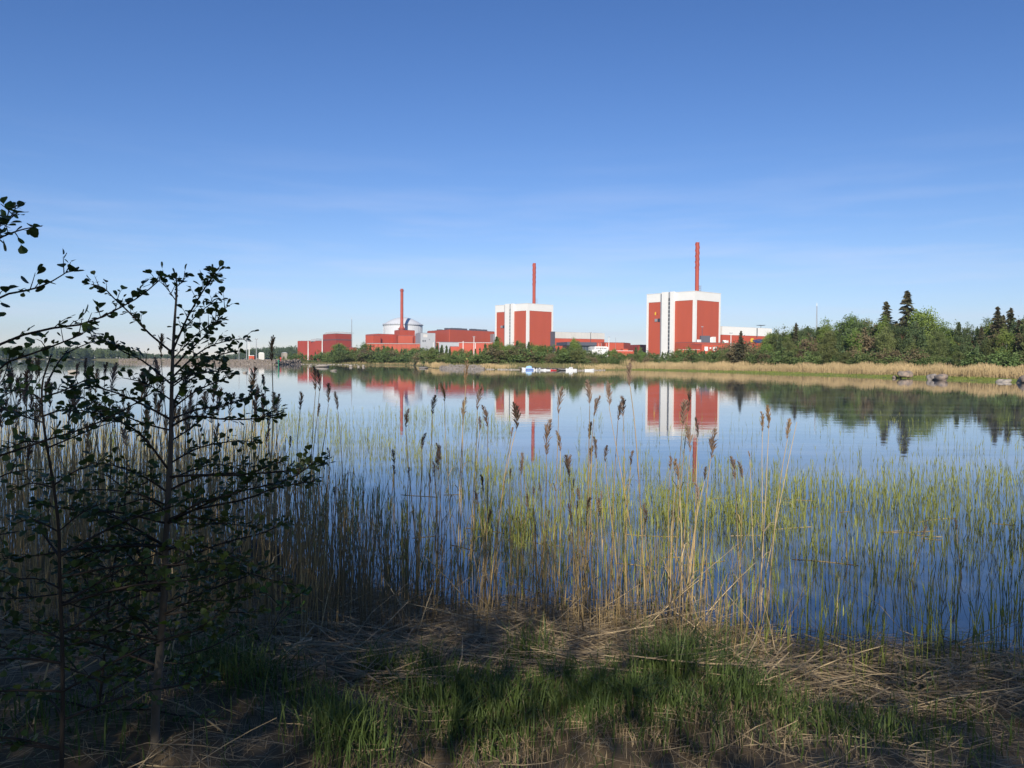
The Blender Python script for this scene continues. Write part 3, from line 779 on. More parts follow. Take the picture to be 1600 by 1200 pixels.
block('store_building', 'low pale roofed store beside the light masts on the embankment', 'building', f8, zz(408, 551.6, 470), M['offwhite'], roofm=M['white'])
f9 = footprint(443, 420, 449, 421, 5)
block('store_building', 'small whitish hut among the bushes left of the dark red building', 'building', f9, zz(446, 551.3, 420), M['palestone'], roofm=M['grey'])
x, y = gp(435, 196)
by = empty('channel_marker', (x, y, 0), 'slim green channel marker pole standing in the water at left', 'marker')
MB().ring([(x, y, -.6), (x, y, 1.75)], [.11, .09], 8).build('pole', M['green_paint'], by)
MB().ring([(x, y, 1.75), (x, y, 2.15)], [.2, .2], 8).build('top_mark', M['green_paint'], by)
x, y = gp(438.7, 330)
sg = empty('marker_post', (x, y, 1.8), 'small red marker post on the embankment right of the green marker', 'marker')
MB().ring([(x, y, 1.5), (x, y, 3.2)], [.12, .12], 6).build('pole', M['boatred'], sg)
MB().box((x, y - .16, 2.8), (.55, .06, .7)).build('board', M['boatred'], sg)
# yellow sign on the harbour point
x, y = gp(730, 236); z = zz(730, 563.2, 236)
sg = empty('notice_board', (x, y, 1.0), 'pale yellow notice board on posts above the rock fill', 'sign')
MB().box((x, y, z + .25), (1.35, .06, .62)).build('board', M['paleyellow'], sg)
for dx in (-.5, .5): MB().ring([(x + dx, y + .08, .4), (x + dx, y + .08, z + .5)], [.05, .05], 6).build('post', M['steel'], sg)

# ================================================================== boats and vehicles at the small harbour
def boat(u, v, px, label, hullm, heading, kind, D=None, name='motor_boat'):
    """boat moored with its waterline at photo column u; px = length seen; heading = angle of the bow from +x"""
    D = D or dshore(u) - 2.6; x, y = gp(u, D)
    L = px / FPX * D / max(.35, abs(math.cos(heading))); Bm = L * .34
    o = empty(name, (x, y, 0), label, 'boat', 'boats moored at the far landing', heading)
    st = [(-.5, .82, -.10, .20), (-.3, .95, -.14, .19), (0, 1.0, -.16, .19), (.25, .86, -.14, .21), (.4, .55, -.08, .24), (.5, .03, .06, .27)]
    vs, n = [], 7
    for sx, w, kz, gz_ in st:
        for k in range(n):
            t = -1 + 2 * k / (n - 1); yy = Bm / 2 * w * (math.copysign(abs(t) ** .6, t)); h = L * (kz + (gz_ - kz) * abs(t) ** 2.2)
            vs.append((sx * L, yy, h * .75))
    fs = [(i * n + k, i * n + k + 1, (i + 1) * n + k + 1, (i + 1) * n + k) for i in range(5) for k in range(n - 1)] + [tuple(range(n))]
    h = MB().add(vs, fs).build('hull', hullm, None); h.parent = o
    gun = [(sx * L, s * Bm / 2 * w, gz_ * L * .75) for s in (-1, 1) for sx, w, kz, gz_ in st]
    dk = MB(); a, b = gun[:6], gun[6:]
    dk.add([(p[0], p[1] * .96, p[2] - .05 * L) for p in a + b], [(i, i + 1, 7 + i, 6 + i) for i in range(5)])
    q = dk.build('deck', M['offwhite']); q.parent = o
    rl = MB(); rl.ring(a, [.025 * L * .5] * 6, 5); rl.ring(b, [.025 * L * .5] * 6, 5); q = rl.build('gunwale', M['gelcoat']); q.parent = o
    zt = .15 * L
    def child(nm, mm, mb): c = mb.build(nm, mm); c.parent = o; return c
    if kind == 'cabin':
        child('cabin', M['gelcoat'], MB().add([(-.12 * L, -.3 * Bm, zt * .7), (.30 * L, -.24 * Bm, zt * .7), (.30 * L, .24 * Bm, zt * .7), (-.12 * L, .3 * Bm, zt * .7), (-.10 * L, -.26 * Bm, zt + .17 * L), (.12 * L, -.24 * Bm, zt + .17 * L), (.12 * L, .24 * Bm, zt + .17 * L), (-.10 * L, .26 * Bm, zt + .17 * L)],
              [(0, 1, 5, 4), (1, 2, 6, 5), (2, 3, 7, 6), (3, 0, 4, 7), (4, 5, 6, 7)]))
        for s in (-1, 1): child('window', M['glass'], MB().box((.03 * L, s * .283 * Bm, zt + .09 * L), (.17 * L, .01 * L, .055 * L)))
        child('rail', M['steel'], MB().ring([(.30 * L, -.2 * Bm, zt + .1 * L), (.48 * L, 0, zt + .13 * L), (.30 * L, .2 * Bm, zt + .1 * L)], [.006 * L] * 3, 5))
    elif kind == 'canopy':
        arch = [(-.30 * L, zt), (-.26 * L, zt + .14 * L), (-.08 * L, zt + .19 * L), (.12 * L, zt + .13 * L), (.2 * L, zt)]
        child('canvas_cover', M['sky_blue'], MB().add([(p, -.40 * Bm, h) for p, h in arch] + [(p, .40 * Bm, h) for p, h in arch], [(k, k + 1, 6 + k, 5 + k) for k in range(4)] + [(4, 3, 2, 1, 0), (5, 6, 7, 8, 9)]))
        [child('side_stripe', M['blue'], MB().box((-.12 * L, sd * .489 * Bm, .075 * L), (.62 * L, .02 * L, .085 * L))) for sd in (-1, 1)]
    elif kind == 'open':
        child('windscreen', M['glass'], MB().add([(.05 * L, -.3 * Bm, zt), (.05 * L, .3 * Bm, zt), (-.01 * L, .27 * Bm, zt + .09 * L), (-.01 * L, -.27 * Bm, zt + .09 * L), (.06 * L, -.3 * Bm, zt), (.06 * L, .3 * Bm, zt), (0, .27 * Bm, zt + .09 * L), (0, -.27 * Bm, zt + .09 * L)], [(0, 1, 2, 3), (7, 6, 5, 4), (3, 2, 6, 7)]))
    if kind != 'row':
        child('outboard_motor', M['black'], MB().box((-.54 * L, 0, zt + .03 * L), (.06 * L, .09 * L, .13 * L)).box((-.54 * L, 0, zt * .2), (.03 * L, .03 * L, .2 * L)))
    for s in (-.22, .12): child('thwart', M['offwhite'], MB().box((s * L, 0, zt * .62), (.07 * L, .8 * Bm, .02 * L)))
    return o
boat(825.5, 577.2, 20, 'white boat with pale blue canvas cover and a strong blue side stripe', M['gelcoat'], R(172), 'canopy')
boat(840.5, 577.3, 8, 'small open boat with black outboard, next to the blue striped boat', M['gelcoat'], R(62), 'open')
boat(848.5, 577.2, 8, 'plain white rowing boat between two open motor boats', M['gelcoat'], R(-48), 'row', name='rowing_boat')
boat(856.5, 577.0, 9, 'white open boat beside the red boat', M['gelcoat'], R(155), 'open')
boat(864.5, 576.2, 9, 'red open boat among the white ones', M['boatred'], R(215), 'open')
boat(879, 577.2, 13, 'black hulled low boat left of the white cabin boat', M['black'], R(178), 'row', name='rowing_boat')
boat(892.5, 577.6, 17, 'white cabin boat, the largest one at the right end of the row', M['gelcoat'], R(-168), 'cabin')
boat(921, 575.6, 15, 'upturned white rowing boat hull lying right of the boat row', M['gelcoat'], R(5), 'row', D=199, name='rowing_boat')
# jetty planks behind the boats
x0, y0 = gp(812, 206.5); x1, y1 = gp(902, 197.5)
jt = empty('jetty', (x0, y0, 0), 'low wooden jetty the boats are moored to', 'jetty')
dv = Vector((x1 - x0, y1 - y0)); Lj = dv.length; dv.normalize()
for k in range(2): MB().ring([(x0 - .5 * k, y0 + k * 1.2, .42), (x1, y1 + k * 1.2, .42)], [.07, .07], 4).build('beam', M['trunk'], jt)
for k in range(int(Lj / .55)):
    MB().box((x0 + dv.x * k * .55, y0 + dv.y * k * .55 + .6, .53), (.5, 1.7, .05)).build('plank', M['stone'], jt)
for k in range(8): MB().ring([(x0 + dv.x * k * 2.1, y0 + dv.y * k * 2.1 - .1, -.8), (x0 + dv.x * k * 2.1, y0 + dv.y * k * 2.1 - .1, .95)], [.09, .09], 6).build('pile', M['trunk'], jt)

def car(u, D, z, paint, label, rz, L=4.4, van=False):
    x, y = gp(u, D); W = 1.75; H = 1.9 if van else 1.45
    o = empty('parked_van' if van else 'parked_car', (x, y, z), label, 'van' if van else 'car', 'vehicles parked on the far shore', rz)
    def child(nm, mm, mb, par=None): c = mb.build(nm, mm); c.parent = par or o; return c
    prof = [(-.5, .28), (-.5, .62), (-.47, .78), (.30, .78), (.48, .66), (.5, .45), (.5, .28)] if not van else [(-.5, .28), (-.5, .95), (.38, .95), (.5, .7), (.5, .28)]
    def ext(pr, w): n = len(pr); return [(p * L, -w / 2, h) for p, h in pr] + [(p * L, w / 2, h) for p, h in pr], [tuple(range(n)), tuple(reversed(range(n, 2 * n)))] + [(k, n + k, n + (k + 1) % n, (k + 1) % n) for k in range(n)]
    child('body', paint, MB().add(*ext(prof, W)))
    gh = [(-.45, .785), (-.36, H - .08), (-.1, H), (.08, H - .03), (.27, .785)] if not van else [(-.49, .955), (-.47, H), (.2, H), (.36, .955)]
    child('roof', paint, MB().add(*ext(gh, W * .86)))
    z0, z1 = (.84, H - .16) if not van else (1.05, H - .25)
    for s in (-1, 1):
        for a, b in (((-.33, -.12), (-.10, .12)) if not van else ((-.44, -.12), (-.08, .22))):
            child('side_window', M['glass'], MB().box(((a + b) / 2 * L, s * W * .432, (z0 + z1) / 2), ((b - a) * L, .02, z1 - z0)))
    ws = (.06, .26) if not van else (.21, .35)
    child('windscreen', M['glass'], MB().add([(ws[1] * L + .03, -W * .38, z0), (ws[1] * L + .03, W * .38, z0), (ws[0] * L + .12, W * .36, z1 + .1), (ws[0] * L + .12, -W * .36, z1 + .1)], [(0, 1, 2, 3)]))
    for s in (-1, 1):
        for p in (-.31, .31):
            w = child('wheel', M['black'], MB().ring([(p * L, s * W * .40, .31), (p * L, s * W * .505, .31)], [.31, .31], 14))
            child('rim', M['steel'], MB().ring([(p * L, s * W * .506, .31), (p * L, s * W * .515, .31)], [.19, .17], 10), w)
        child('headlight', M['gelcoat'], MB().box((.497 * L, s * W * .36, .58), (.04, .3, .14)))
    return o
car(869.5, 236, 1.55, M['vandark'], 'white and dark blue van parked on the shore behind the boats', R(168), 3.6, True)
car(1003.5, 420, 2.0, M['carpaint'], 'white car parked at the left foot of the larger reactor building', R(20), 4.3)
car(979, 420, 2.0, M['carpaint'], 'white car half hidden by bushes left of the other white car', R(75), 4.2)
car(1028, 420, 2.0, M['carsilver'], 'grey car parked right of the white car before the reactor wall', R(5), 4.4)
car(1016.5, 430, 2.0, M['carsilver'], 'silver car parked end on between white and grey cars', R(95), 4.2)

# ================================================================== stones
def rock_vf(seed, n=9, m=12, flat=.62):
    r = np.random.default_rng(seed); th = np.linspace(0, 2 * np.pi, m, endpoint=False); ph = np.linspace(0.0, np.pi, n)
    k = r.normal(size=(7, 3)); am = r.uniform(.05, .16, 7); fr = r.uniform(1.2, 3.6, 7); of = r.uniform(0, 6, 7)
    V = []
    for p in ph:
        for t in th:
            d = np.array([math.sin(p) * math.cos(t), math.sin(p) * math.sin(t), math.cos(p)])
            rad = 1 + sum(am[i] * math.sin(fr[i] * (d @ k[i]) + of[i]) for i in range(7)); q = d * rad
            q = np.sign(q) * np.abs(q) ** .86
            V.append((q[0], q[1] * .8, q[2] * flat))
    F = [(i * m + j, (i + 1) * m + j, (i + 1) * m + (j + 1) % m, i * m + (j + 1) % m) for i in range(n - 1) for j in range(m)]
    return np.array(V), np.array(F)
def boulder(u, v, px, label, m_, hfac=.6, seed=1, D=None, sink=.25, name='boulder', group=None, hi=False, zb=None):
    D = D or EYE * FPX / (v - hor(u)); x, y = gp(u, D); r = px / FPX * D / 2
    V, F = rock_vf(seed, 17 if hi else 9, 24 if hi else 12, hfac)
    o = link(name, mesh_np(name, V * r, F, M[m_], smooth=hi), None, (x, y, (0 if zb is None else zb) + r * hfac * (1 - 2 * sink)))
    o.rotation_euler = (0, 0, seed * 1.3)
    return tag(o, label, 'boulder' if px > 9 or hi else 'rock', group)
boulder(1415, 587.0, 20, 'rounded grey boulder among the dry reeds on the right shore', 'boulder', .62, 3, D=126, zb=.15, hi=True, sink=.1)
boulder(1471, 594.6, 26, 'broad split boulder at the water edge, the largest on the right shore', 'boulder', .5, 8, D=112, zb=0, hi=True, sink=.2)
boulder(1569, 596.0, 24, 'low flat boulder in the water near the right edge', 'palestone', .3, 5, D=104, hi=True)
boulder(1603, 597, 20, 'boulder cut by the right picture edge', 'boulder', .65, 12, D=100, hi=True, sink=.1)
boulder(1249, 577.5, 14, 'dull brown boulder in the tan reeds right of the larger reactor', 'boulder', .6, 21, D=172, zb=.4, hi=True, sink=.1)
boulder(1398, 590, 8, 'small dark stone left of the rounded grey boulder', 'boulder', .6, 25, D=127)
boulder(1458, 592, 14, 'dark stone leaning on the left side of the broad split boulder', 'stone', .75, 31, D=114, hi=True, sink=.1)
boulder(115, 583.0, 13, 'pale flat stone alone in the water at far left', 'palestone', .45, 41, D=126)
boulder(383, 583, 8, 'small pale stone in the water right of the alder stem', 'palestone', .45, 42, D=133)
boulder(521, 579.6, 12, 'flat pale stone lying low in the water before the dark red block', 'palestone', .22, 43, D=164)
boulder(502, 573.4, 26, 'low brownish islet of stone off the left shore', 'palestone', .2, 44, D=245, hi=True)
boulder(548, 572.8, 7, 'white washed stone at the shore under the dark red block', 'palestone', .6, 45, D=262, sink=.1)
boulder(560, 573, 4, 'tiny white stone between the washed stone and the pointed one', 'palestone', .6, 46, D=262)
boulder(568, 573.2, 5, 'small pointed white stone right of the white washed stone', 'palestone', .9, 47, D=262)
boulder(661, 575.4, 15, 'dark flat stone in the water before the rock fill', 'stone', .22, 48, D=226)
boulder(485, 571.4, 6, 'pale stone at the waterline left of the brownish islet', 'palestone', .5, 49, D=285)
boulder(375, 872, 150, 'dark rounded boulder half hidden in the reeds by the alder', 'darkboulder', .55, 6, D=8.1, zb=0, hi=True, sink=.16)
rv = [rock_vf(100 + k, 6, 8, .7) for k in range(5)]
xf = []
for k in range(620):       # rock fill at the harbour point
    u = RNG.uniform(688, 756); t = RNG.uniform(-.8, 4.2); x, y = gp(u, dshore(u) + t); xf.append((k % 5, x, y, max(-.05, t * .22) + RNG.uniform(-.1, .15), RNG.uniform(0, 6), RNG.uniform(.2, .6), RNG.uniform(.2, .45)))
V, F = multiply(rv, xf); tag(link('rock_fill', mesh_np('rock_fill', V, F, M['stone'])), kind='stuff')
xf = []
for k in range(1500):      # stone embankment at left
    u = RNG.uniform(186, 470); t = RNG.uniform(-.6, 4.6); x, y = gp(u, dshore(u) + t); s = RNG.uniform(.3, .85); xf.append((k % 5, x, y, max(-.1, t * .42) + RNG.uniform(-.1, .15), RNG.uniform(0, 6), s, s * RNG.uniform(.6, 1)))
V, F = multiply(rv, xf); tag(link('embankment_stones', mesh_np('embankment_stones', V, F, mat('brown_stone', (0.27, 0.225, 0.185), .9, .5, 1.2))), kind='stuff')
xf = []
for k in range(330):       # pale shingle along the waterline and dark stones by the landing
    u = RNG.uniform(300, 560) if k < 190 else RNG.uniform(760, 820) if k < 270 else RNG.uniform(898, 945); t = RNG.uniform(-1.2, 1.5); x, y = gp(u, dshore(u) + t); s = RNG.uniform(.15, .5); xf.append((k % 5, x, y, .05, RNG.uniform(0, 6), s, s * .6))
V, F = multiply(rv, xf); tag(link('shore_stones', mesh_np('shore_stones', V, F, M['palestone'])), kind='stuff')

# ================================================================== far trees
def crown_deciduous(seed, H, rad, zc, hz, ncl, nleaf, size, sig=.055, bot=1.0):
    global RNG
    keep = RNG; RNG = np.random.default_rng(seed)
    d = norm(RNG.normal(size=(ncl, 3))); rr = RNG.uniform(.35, 1.0, ncl) ** .6
    lump = 1 + .22 * np.sin(d[:, 0] * 3 + seed) + .18 * np.sin(d[:, 1] * 4 + seed * 2.1) + .15 * np.sin(d[:, 2] * 5 + seed)
    C = d * (rr * lump)[:, None] * np.array([rad, rad, hz]); C[:, 2] += zc
    taper = 1 - .45 * np.clip((C[:, 2] - zc) / hz, 0, 1) ** 1.5
    C[:, :2] *= taper[:, None]
    P = np.repeat(C, nleaf, 0) + RNG.normal(size=(ncl * nleaf, 3)) * np.array([1, 1, .75]) * sig * H * RNG.uniform(.6, 1.3, (ncl * nleaf, 1))
    out = cards(P, size * RNG.uniform(.55, 1.35, len(P)))
    RNG = keep
    return out
def crown_spruce(seed, H, rad, base=.1, gap=1.0):
    r = np.random.default_rng(seed); Cs, Ds, Ss = [], [], []
    z = base * H
    while z < H * .985:
        t = z / H; rl = rad * (1 - t) ** .85 * (.8 + .2 * math.sin(seed + z * 1.3)) + .10
        nb = int(6 + 5 * (1 - t)); a0 = r.uniform(0, 6)
        for b in range(nb):
            if r.random() < .12: continue
            a = a0 + b * 2 * math.pi / nb + r.normal() * .3; L = rl * r.uniform(.5, 1.25); m = max(3, int(L / .26)); zb = z + r.normal() * .16 * gap; dr = r.uniform(.18, .5)
            for i in range(m):
                f = (i + .6) / m; dz = -dr * L * f + .22 * L * f * f + r.normal() * .07
                for s in (-1, 0, 1):
                    w = s * .30 * (1 - f * .5) * min(1, L)
                    Cs.append((math.cos(a) * L * f - math.sin(a) * w, math.sin(a) * L * f + math.cos(a) * w, zb + dz - abs(s) * .10))
                    Ds.append((math.cos(a) - math.sin(a) * s * .7, math.sin(a) + math.cos(a) * s * .7, -.75 + r.normal() * .35)); Ss.append(.66 * r.uniform(.6, 1.25))
        z += gap * (.26 + .26 * (1 - t)) * r.uniform(.6, 1.3)
    C, D, S = np.array(Cs), norm(np.array(Ds)), np.array(Ss)[:, None]
    b = norm(np.cross(D, norm(r.normal(size=D.shape) * .8 + np.array([0, 0, .6]))))
    V = np.stack([C - D * S * .5, C + b * S * .26, C + D * S * .55, C - b * S * .26], 1).reshape(-1, 3)
    return V, np.arange(len(V)).reshape(-1, 4)
def trunk_vf(H, r, lean=.02, limbs=0, seed=0, zl=.35, n=6):
    rr = np.random.default_rng(seed); zs_ = np.linspace(-.3, H, 7); P = [[(math.sin(z * .5 + seed) * lean * H * z / H, math.cos(z * .4 + seed) * lean * H * z / H, z) for z in zs_]]
    Rd = [[max(.02, r * (1 - .88 * (i / 6))) for i in range(7)]]
    for k in range(limbs):
        z = H * rr.uniform(zl, .8); a = rr.uniform(0, 6.3); L = H * rr.uniform(.14, .26); P.append([(math.cos(a) * L * t, math.sin(a) * L * t, z + L * (.75 * t - .1 * t * t)) for t in np.linspace(0, 1, 7)]); Rd.append([r * .33 * (1 - .8 * t) for t in np.linspace(0, 1, 7)])
    return tubes(np.array(P), np.array(Rd), n)
TREES = {}
def proto(key, cvf, cm, tvf, tm, H):
    TREES.setdefault(key, []).append((mesh_np(key + '_crown', *cvf, M[cm]), mesh_np(key + '_trunk', *tvf, M[tm], smooth=True), H, cvf, tvf))
for s in range(4): proto('birch_tree', crown_deciduous(10 + s, 10, 2.5, 6.0, 4.0, 80, 70, .28, .05), 'birch', trunk_vf(9.3, .13, .02, 6, s), 'birchbark', 10)
for s in range(4): proto('alder_tree', crown_deciduous(30 + s, 10, 3.1, 5.6, 4.2, 80, 70, .30, .05), 'olive', trunk_vf(8.8, .16, .03, 7, s + 9), 'trunk', 10)
for s in range(3): proto('willow_bush', crown_deciduous(50 + s, 4, 2.3, 1.7, 1.9, 60, 34, .30, .08), 'willow', trunk_vf(3.0, .06, .05, 7, s + 20, .05), 'trunk', 4)
for s in range(2): proto('budding_bush', crown_deciduous(60 + s, 5, 2.2, 2.7, 2.4, 55, 26, .30, .075), 'brownbush', trunk_vf(4.2, .07, .05, 8, s + 30, .1), 'trunk', 5)
for s in range(4): proto('spruce_tree', crown_spruce(70 + s, 16, 3.7, .06, 1.25), 'spruce', trunk_vf(15.8, .2, .005, 0, s), 'trunk', 16)
for s in range(3): proto('young_spruce', crown_spruce(80 + s, 7, 2.0, .03, .7), 'pine', trunk_vf(6.9, .1, .005, 0, s), 'trunk', 7)
for s in range(3): proto('pine_tree', crown_deciduous(90 + s, 12, 2.6, 8.2, 3.4, 46, 80, .30, .045), 'pine', trunk_vf(11.2, .17, .02, 8, s + 40, .5), 'pinebark', 12)

KIND_WORDS = {'birch_tree': ('tree', 'light green birch'), 'alder_tree': ('tree', 'olive green alder'), 'willow_bush': ('bush', 'low green willow bush'), 'budding_bush': ('bush', 'brownish budding bush'),
              'spruce_tree': ('tree', 'dark spruce'), 'young_spruce': ('tree', 'young conical conifer'), 'pine_tree': ('tree', 'dark green pine')}
PLACES = [(0, 445, 'on the stone embankment at left'), (445, 556, 'in front of the dark red building at left'), (556, 612, 'left of the domed reactor chimney'), (612, 662, 'under the silver dome'), (662, 775, 'in front of the long red hall'),
          (775, 870, 'in front of the smaller reactor building'), (870, 945, 'behind the moored boats, before the pale hall'), (945, 1008, 'between the two reactor buildings'), (1008, 1062, 'at the left foot of the larger reactor building'), (1062, 1130, 'at the right foot of the larger reactor building'),
          (1130, 1200, 'in front of the white topped turbine hall'), (1200, 1300, 'at the left end of the right hand woods'), (1300, 1370, 'in the right hand woods left of the tall spruces'), (1370, 1440, 'around the two tall spruces on the right'),
          (1440, 1530, 'in the low gap right of the tall spruces'), (1530, 3000, 'around the spruce group at the right edge')]
def far_tree(key, u, D, vtop, label=None, wide=1.0, var=None, z0=None):
    cm_, tm_, H, _, _ = TREES[key][random.randrange(len(TREES[key])) if var is None else var % len(TREES[key])]
    x, y = gp(u, D); t = D - dshore(u); z = landz(u, t) if z0 is None else z0
    h = max(1.2, zz(u, vtop, D) - z); s = h / H; sx = s * wide
    cat, word = KIND_WORDS[key]
    place = next(p for a, b, p in PLACES if a <= u < b)
    o = empty(key, (x, y, z - .05), label or '%s %s' % (word, place), cat, None if label and 'budding' not in label else '%s %s' % (word, place), random.uniform(0, 6.28))
    o.scale = (sx, sx, s)
    link('trunk', tm_, o); link('crown', cm_, o)
    return o
def tops(L): return lambda u: float(np.interp(u, [a for a, b in L], [b for a, b in L]))
# -- middle shore
mid = tops([(430, 556), (455, 552), (470, 549), (485, 553), (498, 548), (512, 551), (531, 537), (545, 544), (556, 543), (575, 534), (592, 540), (606, 536), (620, 543), (640, 541), (660, 540), (668, 545), (680, 533), (690, 538), (700, 541), (712, 545), (722, 543), (736, 546), (748, 544), (756, 536), (766, 541), (776, 527), (784, 538), (800, 536), (812, 530), (822, 534), (834, 537), (850, 537), (865, 540), (880, 540), (890, 537), (895, 531), (902, 532), (912, 544), (925, 546), (940, 551), (955, 544), (968, 546), (980, 555), (994, 541), (1003, 546), (1020, 549), (1035, 547), (1055, 546), (1070, 544), (1082, 541), (1095, 548), (1110, 546), (1122, 549), (1135, 533), (1148, 548), (1157, 519), (1168, 545), (1178, 538), (1190, 540), (1200, 530)])
def mid_dist(u): return dshore(u) + (np.interp(u, [430, 600, 640, 690, 760, 850, 985, 1060, 1200], [12, 12, 10, 22, 22, 30, 26, 30, 34]))
u = 432.0
while u < 1200:
    vt = mid(u); D = mid_dist(u) + random.uniform(0, 14)
    if vt < 538: key = random.choice(['birch_tree', 'young_spruce', 'birch_tree', 'alder_tree'])
    else: key = random.choice(['alder_tree', 'birch_tree', 'willow_bush', 'young_spruce', 'alder_tree', 'willow_bush'])
    if 690 < u < 800 and random.random() < .5: key = 'young_spruce'
    if 866 < u < 915: key = random.choice(['birch_tree', 'young_spruce', 'young_spruce'])
    if 930 < u < 982: key = random.choice(['birch_tree', 'willow_bush'])
    if 1120 < u < 1180 and random.random() < .4: key = 'budding_bush'
    far_tree(key, u, D, vt + random.uniform(-1, 3), wide=random.uniform(.7, 1.05) * (1.3 if 'bush' in key else 1))
    u += random.uniform(5.0, 8.5)
u = 436.0
while u < 1204:            # low fringe of willows along the shore
    D = mid_dist(u) - random.uniform(2, 6); far_tree(random.choice(['willow_bush', 'willow_bush', 'alder_tree', 'budding_bush']), u, D, min(562, mid(u) + random.uniform(9, 15)), wide=1.5)
    u += random.uniform(6, 10)
far_tree('birch_tree', 531, 388, 535.5, 'roundest tall birch before the dark red curved roof block', 1.5)
far_tree('spruce_tree', 1157, 205, 517, 'tallest slim conifer in front of the white topped turbine hall', 1.25)
far_tree('young_spruce', 776, 246, 526.5, 'pointed conifer touching the left edge of the smaller reactor building', 1.0)
far_tree('birch_tree', 896, 240, 525, 'tallest birch right of the smaller reactor building', .5)
far_tree('birch_tree', 909, 250, 546, 'bright yellow green bush under the dark slate office', .9)
# -- right hand woods
rt = tops([(1195, 528), (1203, 520), (1215, 515), (1230, 513), (1243, 511), (1255, 512), (1275, 511), (1290, 505), (1300, 508), (1312, 502), (1325, 497), (1340, 500), (1350, 502), (1362, 500), (1385, 500), (1400, 503), (1430, 502), (1443, 500), (1455, 505), (1465, 508), (1480, 509), (1495, 508), (1510, 511), (1525, 515), (1540, 505), (1560, 497), (1580, 500), (1600, 493), (1700, 480), (2000, 440)])
u = 1196.0
while u < 1720:
    D = dshore(u) + random.uniform(48, 72)
    far_tree(random.choice(['birch_tree', 'alder_tree', 'alder_tree', 'birch_tree', 'pine_tree', 'pine_tree', 'young_spruce']), u, D, rt(u) + random.uniform(-4, 10), wide=random.uniform(.55, .95))
    u += random.uniform(5, 8)
u = 1192.0
while u < 1720:
    D = dshore(u) + random.uniform(34, 46); vt = rt(u) + random.uniform(8, 26)
    far_tree(random.choice(['alder_tree', 'birch_tree', 'alder_tree', 'budding_bush', 'young_spruce', 'young_spruce', 'pine_tree']), u, D, min(vt, 547), wide=random.uniform(.6, 1.0))
    u += random.uniform(9, 14)
u = 1185.0
while u < 1740:
    D = dshore(u) + random.uniform(24, 31); far_tree(random.choice(['willow_bush', 'willow_bush', 'willow_bush', 'alder_tree', 'budding_bush']), u, D, random.uniform(545, 556), wide=1.3)
    u += random.uniform(10, 15)
for (u, vt, dd, lab, w, k) in ((1243, 505, 52, 'slim dark spruce at the left end of the right hand woods', .8, 1), (1383, 471.5, 58, 'second tallest spruce on the right, left of the tallest one', 1.05, 0), (1415.5, 454.5, 56, 'tallest spruce of all, standing out of the right hand woods', 1.0, 2),
                              (1557, 477, 50, 'tall narrow spruce, leftmost of the three near the right edge', .85, 3), (1577, 482, 52, 'middle one of the three spruces near the right edge', .95, 1), (1566, 492, 58, 'shorter spruce between the two right edge spruces', .8, 2), (1604, 488, 50, 'spruce cut by the right picture edge', 1.1, 0)):
    far_tree('spruce_tree', u, dshore(u) + dd, vt, lab, w * 1.5, k)
for (u, vt, dd, lab, w, k) in ((1350, 510, 50, 'short spruce left of the two tall ones, half sunk in the woods', 1.3, 3), (1399, 502, 60, 'spruce top peeping between the two tall spruces', 1.3, 0), (1430, 503, 50, 'short spruce at the right foot of the tallest spruce', 1.3, 1), (1532, 511, 48, 'short spruce at the right end of the low gap', 1.3, 2), (1590, 498, 46, 'spruce between the right edge trio and the edge of the picture', 1.3, 3)):
    far_tree('spruce_tree', u, dshore(u) + dd, vt, lab, w, k)
far_tree('birch_tree', 1443, dshore(1443) + 55, 479, 'tall rounded birch right of the tallest spruce', .95)
far_tree('birch_tree', 1325, dshore(1325) + 50, 495, 'tallest light birch left of the two big spruces', 1.0)
far_tree('birch_tree', 1290, dshore(1290) + 48, 503, 'light birch with visible pale stem near the thin lattice mast', .9)
far_tree('pine_tree', 1340, dshore(1340) + 50, 498, 'pine with bare stem right of the tallest light birch', .9)
far_tree('pine_tree', 1256, dshore(1256) + 46, 513, 'pine with a bare reddish stem next to the slim spruce', .9)
# -- far-off wooded shore at left: one mass
xf = []; lib = [TREES['spruce_tree'][0][3], TREES['birch_tree'][0][3], TREES['alder_tree'][0][3]]
lib = [(v.reshape(-1, 4, 3)[::7].reshape(-1, 3) , None) for v, f in lib]
lib2 = []
for (v, _), Hh in zip(lib, (16, 10, 10)):
    q = v.reshape(-1, 4, 3); c = q.mean(1, keepdims=True); q = c + (q - c) * 2.3; q = q.reshape(-1, 3) / Hh
    lib2.append((q, np.arange(len(q)).reshape(-1, 4)))
topl = tops([(-900, 538), (0, 541), (120, 542), (200, 546), (230, 552), (330, 556), (365, 553), (385, 545), (410, 542.5), (440, 541.5), (470, 541), (560, 545), (620, 548)])
for k in range(2300):
    u = RNG.uniform(-850, 235) if k < 1500 else RNG.uniform(205, 640)
    D = RNG.uniform(915, 1010) if u < 215 else RNG.uniform(1150, 1260)
    x, y = gp(u, D); h = (zz(u, topl(u), D) - 1.5) * RNG.uniform(.72, 1.03); k3 = RNG.choice([0, 0, 1, 2, 2])
    xf.append((k3, x, y, 1.4, RNG.uniform(0, 6), h * (.9 if k3 == 0 else 1.0), h))
V, F = multiply(lib2, xf); tag(link('far_forest', mesh_np('far_forest', V, F, M['farforest'])), kind='stuff')

